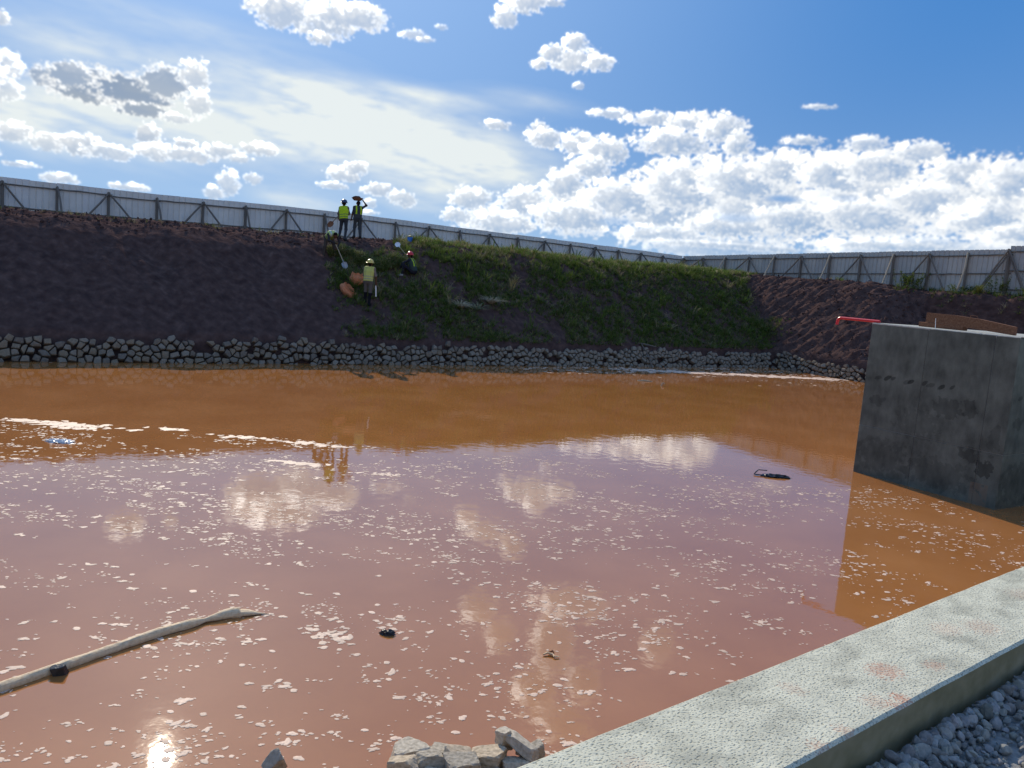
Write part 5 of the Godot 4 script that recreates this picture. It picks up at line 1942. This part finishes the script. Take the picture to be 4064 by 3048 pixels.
func stand(extra := {}) -> Dictionary:
	var J := {"pel": Vector3(0, 0.90, 0), "chest": Vector3(0, 1.24, 0.0), "neck": Vector3(0, 1.41, 0.0), "head": Vector3(0, 1.535, 0.02), "face": Vector3(0, -0.1, 1),
		"shL": Vector3(0.175, 1.365, 0), "shR": Vector3(-0.175, 1.365, 0), "elL": Vector3(0.25, 1.09, -0.01), "elR": Vector3(-0.25, 1.09, -0.01), "wrL": Vector3(0.26, 0.85, 0.08), "wrR": Vector3(-0.26, 0.85, 0.08),
		"hipL": Vector3(0.09, 0.87, 0), "hipR": Vector3(-0.09, 0.87, 0), "knL": Vector3(0.11, 0.47, 0.02), "knR": Vector3(-0.11, 0.47, 0.02), "anL": Vector3(0.12, 0.09, -0.03), "anR": Vector3(-0.12, 0.09, -0.03),
		"toL": Vector3(0.14, 0.045, 0.13), "toR": Vector3(-0.14, 0.045, 0.13)}
	J.merge(extra, true)
	return J

func shovel(label: String, grip: Vector3, tip: Vector3, face: Vector3, m: Material, handle: Material) -> void:
	var root := thing("shovel", label, "shovel", tip)
	var d := (tip - grip).normalized()
	var neck := -d * 0.28
	var st := tool()
	tube(st, [grip - tip, (grip - tip).lerp(neck, 0.5), neck], [0.016, 0.017, 0.018], 8)
	put("handle", done(st), handle, root)
	var s := d.cross(face).normalized()
	var f := s.cross(d).normalized()
	var bl := tool()
	# a dished blade with a pointed tip, 4 mm thick
	var rows := [[-0.30, 0.035], [-0.26, 0.10], [-0.15, 0.115], [-0.06, 0.095], [0.0, 0.02]]
	for i in rows.size() - 1:
		for k in 4:
			var q := []
			for c in [[i, k], [i, k + 1], [i + 1, k + 1], [i + 1, k]]:
				var x: float = (c[1] / 2.0 - 1.0)
				q.append(d * float(rows[c[0]][0]) + s * x * float(rows[c[0]][1]) + f * (0.03 * x * x))
			quad(bl, q[0], q[1], q[2], q[3], f)
			quad(bl, q[0] - f * 0.004, q[1] - f * 0.004, q[2] - f * 0.004, q[3] - f * 0.004, -f)
	tube(bl, [neck - d * 0.08, neck + d * 0.06], [0.024, 0.020], 8)
	put("blade", done(bl), m, root)

func workers() -> void:
	rng.seed = 809
	var on := func(a: float, n: float, up := 0.0) -> Vector3: return bp(a, n, earth(a, n) + up)
	var lime := Color(0.46, 0.62, 0.02)
	var yellow := Color(0.56, 0.54, 0.14)
	var silver := Color(0.52, 0.54, 0.50)
	var dark := Color(0.022, 0.022, 0.026)
	# on the crest, back turned, shovelling to the left
	var at: Vector3 = on.call(15.62, 34.6)
	person("worker in a lime vest and dark blue helmet, back turned, shovelling on the crest", at, PI - 0.25, stand({
		"pel": Vector3(0, 0.90, -0.03), "chest": Vector3(0.06, 1.24, 0.06), "neck": Vector3(0.08, 1.41, 0.09), "head": Vector3(0.10, 1.53, 0.13), "face": Vector3(0.45, -0.35, 1),
		"shL": Vector3(0.245, 1.355, 0.09), "shR": Vector3(-0.10, 1.365, 0.08), "elL": Vector3(0.36, 1.12, 0.16), "wrL": Vector3(0.40, 0.93, 0.32), "elR": Vector3(-0.12, 1.13, 0.24), "wrR": Vector3(0.10, 1.05, 0.36), "curlL": Vector3(-1, -0.3, 0.2), "curlR": Vector3(0.6, -0.6, 0.4),
		"knL": Vector3(0.16, 0.48, 0.06), "anL": Vector3(0.20, 0.09, 0.0), "toL": Vector3(0.24, 0.045, 0.15), "knR": Vector3(-0.10, 0.46, 0.03), "anR": Vector3(-0.12, 0.04, -0.08), "toR": Vector3(-0.13, 0.02, 0.08)}),
		{"shirt": Color(0.16, 0.15, 0.14), "trousers": Color(0.05, 0.052, 0.06), "boots": Color(0.03, 0.028, 0.026), "vest": lime, "band": Color(0.20, 0.25, 0.06), "helmet": [lin(0.025, 0.045, 0.12), "navy_helmet"]})
	shovel("long shovel with a rust-red blade held out left over the crest", at + Vector3(-0.22, 1.12, -0.25), at + Vector3(-0.64, 0.50, 0.10), Vector3(0.4, 0.6, 0.6), M.rusty_board, M.timber)
	# on the crest, a basin of soil on the head
	at = on.call(16.9, 36.0)
	person("worker standing tall on the crest, one arm raised to the load carried overhead", at, PI + 0.5, stand({
		"head": Vector3(0, 1.53, 0.02), "elR": Vector3(-0.40, 1.50, 0.06), "wrR": Vector3(-0.22, 1.70, 0.05), "curlR": Vector3(1, 0.2, 0.2), "elL": Vector3(0.24, 1.09, 0.0), "wrL": Vector3(0.24, 0.86, 0.12),
		"knL": Vector3(0.10, 0.48, 0.06), "anL": Vector3(0.10, 0.09, 0.04), "toL": Vector3(0.12, 0.045, 0.2), "knR": Vector3(-0.11, 0.46, -0.02), "anR": Vector3(-0.13, 0.09, -0.12), "toR": Vector3(-0.14, 0.045, 0.04)}),
		{"shirt": Color(0.05, 0.05, 0.058), "sleeve": Color(0.13, 0.068, 0.042), "trousers": Color(0.06, 0.063, 0.07), "boots": Color(0.05, 0.04, 0.035), "vest": Color(0.05, 0.055, 0.06), "band": Color(0.06, 0.06, 0.065), "trim": lime})
	var bk := thing("headload_basin", "shallow basin of soil carried on a worker's head", "basin", at + Vector3(-0.06, 1.66, 0.0))
	var bs := tool()
	lathe(bs, [[0.0, 0.0], [0.15, 0.005], [0.22, 0.07], [0.255, 0.12], [0.262, 0.12], [0.262, 0.13], [0.245, 0.13], [0.0, 0.10]], 20, 0.8)
	put("basin", done(bs), M.rusty_board, bk)
	var ico := icosphere(2)
	put("soil_heap", rock(Vector3(0.25, 0.10, 0.2), 6, 0.12, ico), M.soil, bk).position.y = 0.13
	# bent double, digging
	at = on.call(14.2, 32.65)
	person("worker in a lime and dark vest bent double over a shovel on the slope", at, 0.55, stand({
		"pel": Vector3(0, 0.80, -0.16), "chest": Vector3(0.0, 0.93, 0.18), "neck": Vector3(0.02, 0.90, 0.35), "head": Vector3(0.03, 0.87, 0.47), "face": Vector3(0.1, -0.8, 0.6), "headup": Vector3(0, 0.6, 0.8),
		"shL": Vector3(0.175, 0.90, 0.30), "shR": Vector3(-0.175, 0.90, 0.30), "elL": Vector3(0.25, 0.62, 0.36), "wrL": Vector3(0.15, 0.42, 0.46), "elR": Vector3(-0.20, 0.66, 0.42), "wrR": Vector3(0.02, 0.58, 0.52), "curlL": Vector3(-1, 0, 0.3), "curlR": Vector3(1, 0, 0.3),
		"hipL": Vector3(0.10, 0.78, -0.16), "hipR": Vector3(-0.10, 0.78, -0.16), "knL": Vector3(0.20, 0.42, -0.02), "knR": Vector3(-0.20, 0.42, -0.02), "anL": Vector3(0.22, 0.05, -0.05), "anR": Vector3(-0.22, 0.05, -0.05), "toL": Vector3(0.25, -0.03, 0.10), "toR": Vector3(-0.25, -0.03, 0.10)}),
		{"shirt": Color(0.04, 0.04, 0.045), "trousers": Color(0.07, 0.055, 0.05), "boots": Color(0.03, 0.028, 0.026), "vest": Color(0.42, 0.52, 0.16), "band": Color(0.06, 0.07, 0.05), "trim": silver})
	shovel("shovel with a pale handle driven into the turf in front of the bent worker", at + Vector3(0.30, 0.55, 0.36), on.call(14.55, 31.75, 0.06), Vector3(0, 0.5, 1), M.steel, M.pale_timber)
	# yellow helmet, back to the viewer
	at = on.call(14.70, 30.05)
	person("worker in a yellow helmet and faded yellow vest, back turned, lowest on the slope", at, PI - 0.1, stand({
		"pel": Vector3(0, 0.93, -0.02), "chest": Vector3(0, 1.27, 0.05), "neck": Vector3(0, 1.44, 0.08), "head": Vector3(0, 1.56, 0.11), "face": Vector3(0.1, -0.25, 1),
		"shL": Vector3(0.18, 1.39, 0.07), "shR": Vector3(-0.18, 1.39, 0.07), "elL": Vector3(0.22, 1.13, 0.12), "wrL": Vector3(0.14, 0.98, 0.30), "elR": Vector3(-0.27, 1.13, 0.03), "wrR": Vector3(-0.28, 0.89, 0.10), "curlR": Vector3(0.4, 0, 1),
		"hipL": Vector3(0.09, 0.90, 0), "hipR": Vector3(-0.09, 0.90, 0), "knL": Vector3(0.10, 0.50, 0.07), "anL": Vector3(0.10, 0.16, 0.05), "toL": Vector3(0.11, 0.16, 0.20), "knR": Vector3(-0.09, 0.48, 0.04), "anR": Vector3(-0.09, 0.04, -0.06), "toR": Vector3(-0.10, 0.05, 0.11)}),
		{"shirt": Color(0.20, 0.16, 0.13), "sleeve": Color(0.13, 0.068, 0.042), "trousers": Color(0.13, 0.115, 0.105), "boots": Color(0.015, 0.015, 0.016), "tall_boots": true, "vest": yellow, "band": Color(0.40, 0.37, 0.20), "trim": Color(0.50, 0.48, 0.14), "helmet": [lin(0.72, 0.58, 0.16), "yellow_helmet"]})
	var mr := thing("machete", "white machete hanging from the yellow-helmeted worker's hand", "machete", at + Vector3(0.29, 0.80, -0.12))
	var ms := tool()
	bevel_box(ms, Transform3D(Basis(Vector3.BACK, 0.08), Vector3(0.0, -0.24, 0)), Vector3(0.05, 0.42, 0.006), 0.002)
	put("blade", done(ms), M.bright_steel, mr)
	var mg := tool()
	tube(mg, [Vector3(0.0, 0.06, 0), Vector3(0.0, -0.05, 0)], [0.016, 0.014], 8)
	put("handle", done(mg), M.handle_wood, mr)
	# red helmet, sitting and working to the left
	at = on.call(17.45, 31.75)
	person("worker in a red helmet sitting on the turf, reaching forward to the left", at, -PI / 2 - 0.25, stand({
		"pel": Vector3(0, 0.20, -0.12), "chest": Vector3(0, 0.52, 0.0), "neck": Vector3(0, 0.68, 0.05), "head": Vector3(0, 0.80, 0.09), "face": Vector3(0, -0.35, 1),
		"shL": Vector3(0.175, 0.64, 0.04), "shR": Vector3(-0.175, 0.64, 0.04), "elL": Vector3(0.20, 0.50, 0.30), "wrL": Vector3(0.12, 0.28, 0.46), "elR": Vector3(-0.22, 0.48, 0.26), "wrR": Vector3(-0.14, 0.26, 0.44), "curlL": Vector3(0, -1, -0.2), "curlR": Vector3(0, -1, -0.2),
		"hipL": Vector3(0.10, 0.17, -0.10), "hipR": Vector3(-0.10, 0.17, -0.10), "knL": Vector3(0.20, 0.40, 0.26), "knR": Vector3(-0.16, 0.42, 0.24), "anL": Vector3(0.26, 0.02, 0.30), "anR": Vector3(-0.14, 0.10, 0.26), "toL": Vector3(0.28, -0.02, 0.45), "toR": Vector3(-0.14, 0.08, 0.41)}),
		{"shirt": Color(0.03, 0.035, 0.045), "trousers": Color(0.02, 0.022, 0.03), "boots": Color(0.42, 0.40, 0.38), "vest": Color(0.035, 0.055, 0.05), "band": Color(0.04, 0.05, 0.05), "trim": lime, "helmet": [lin(0.62, 0.03, 0.05), "red_helmet"]})
	var tip: Vector3 = on.call(17.62, 33.55, 0.34)
	var grip: Vector3 = on.call(17.75, 32.35, 0.25)
	shovel("spade with a bright white blade raised behind the red-helmeted worker", grip, tip, Vector3(0, 0.3, 1), M.bright_steel, M.handle_wood)
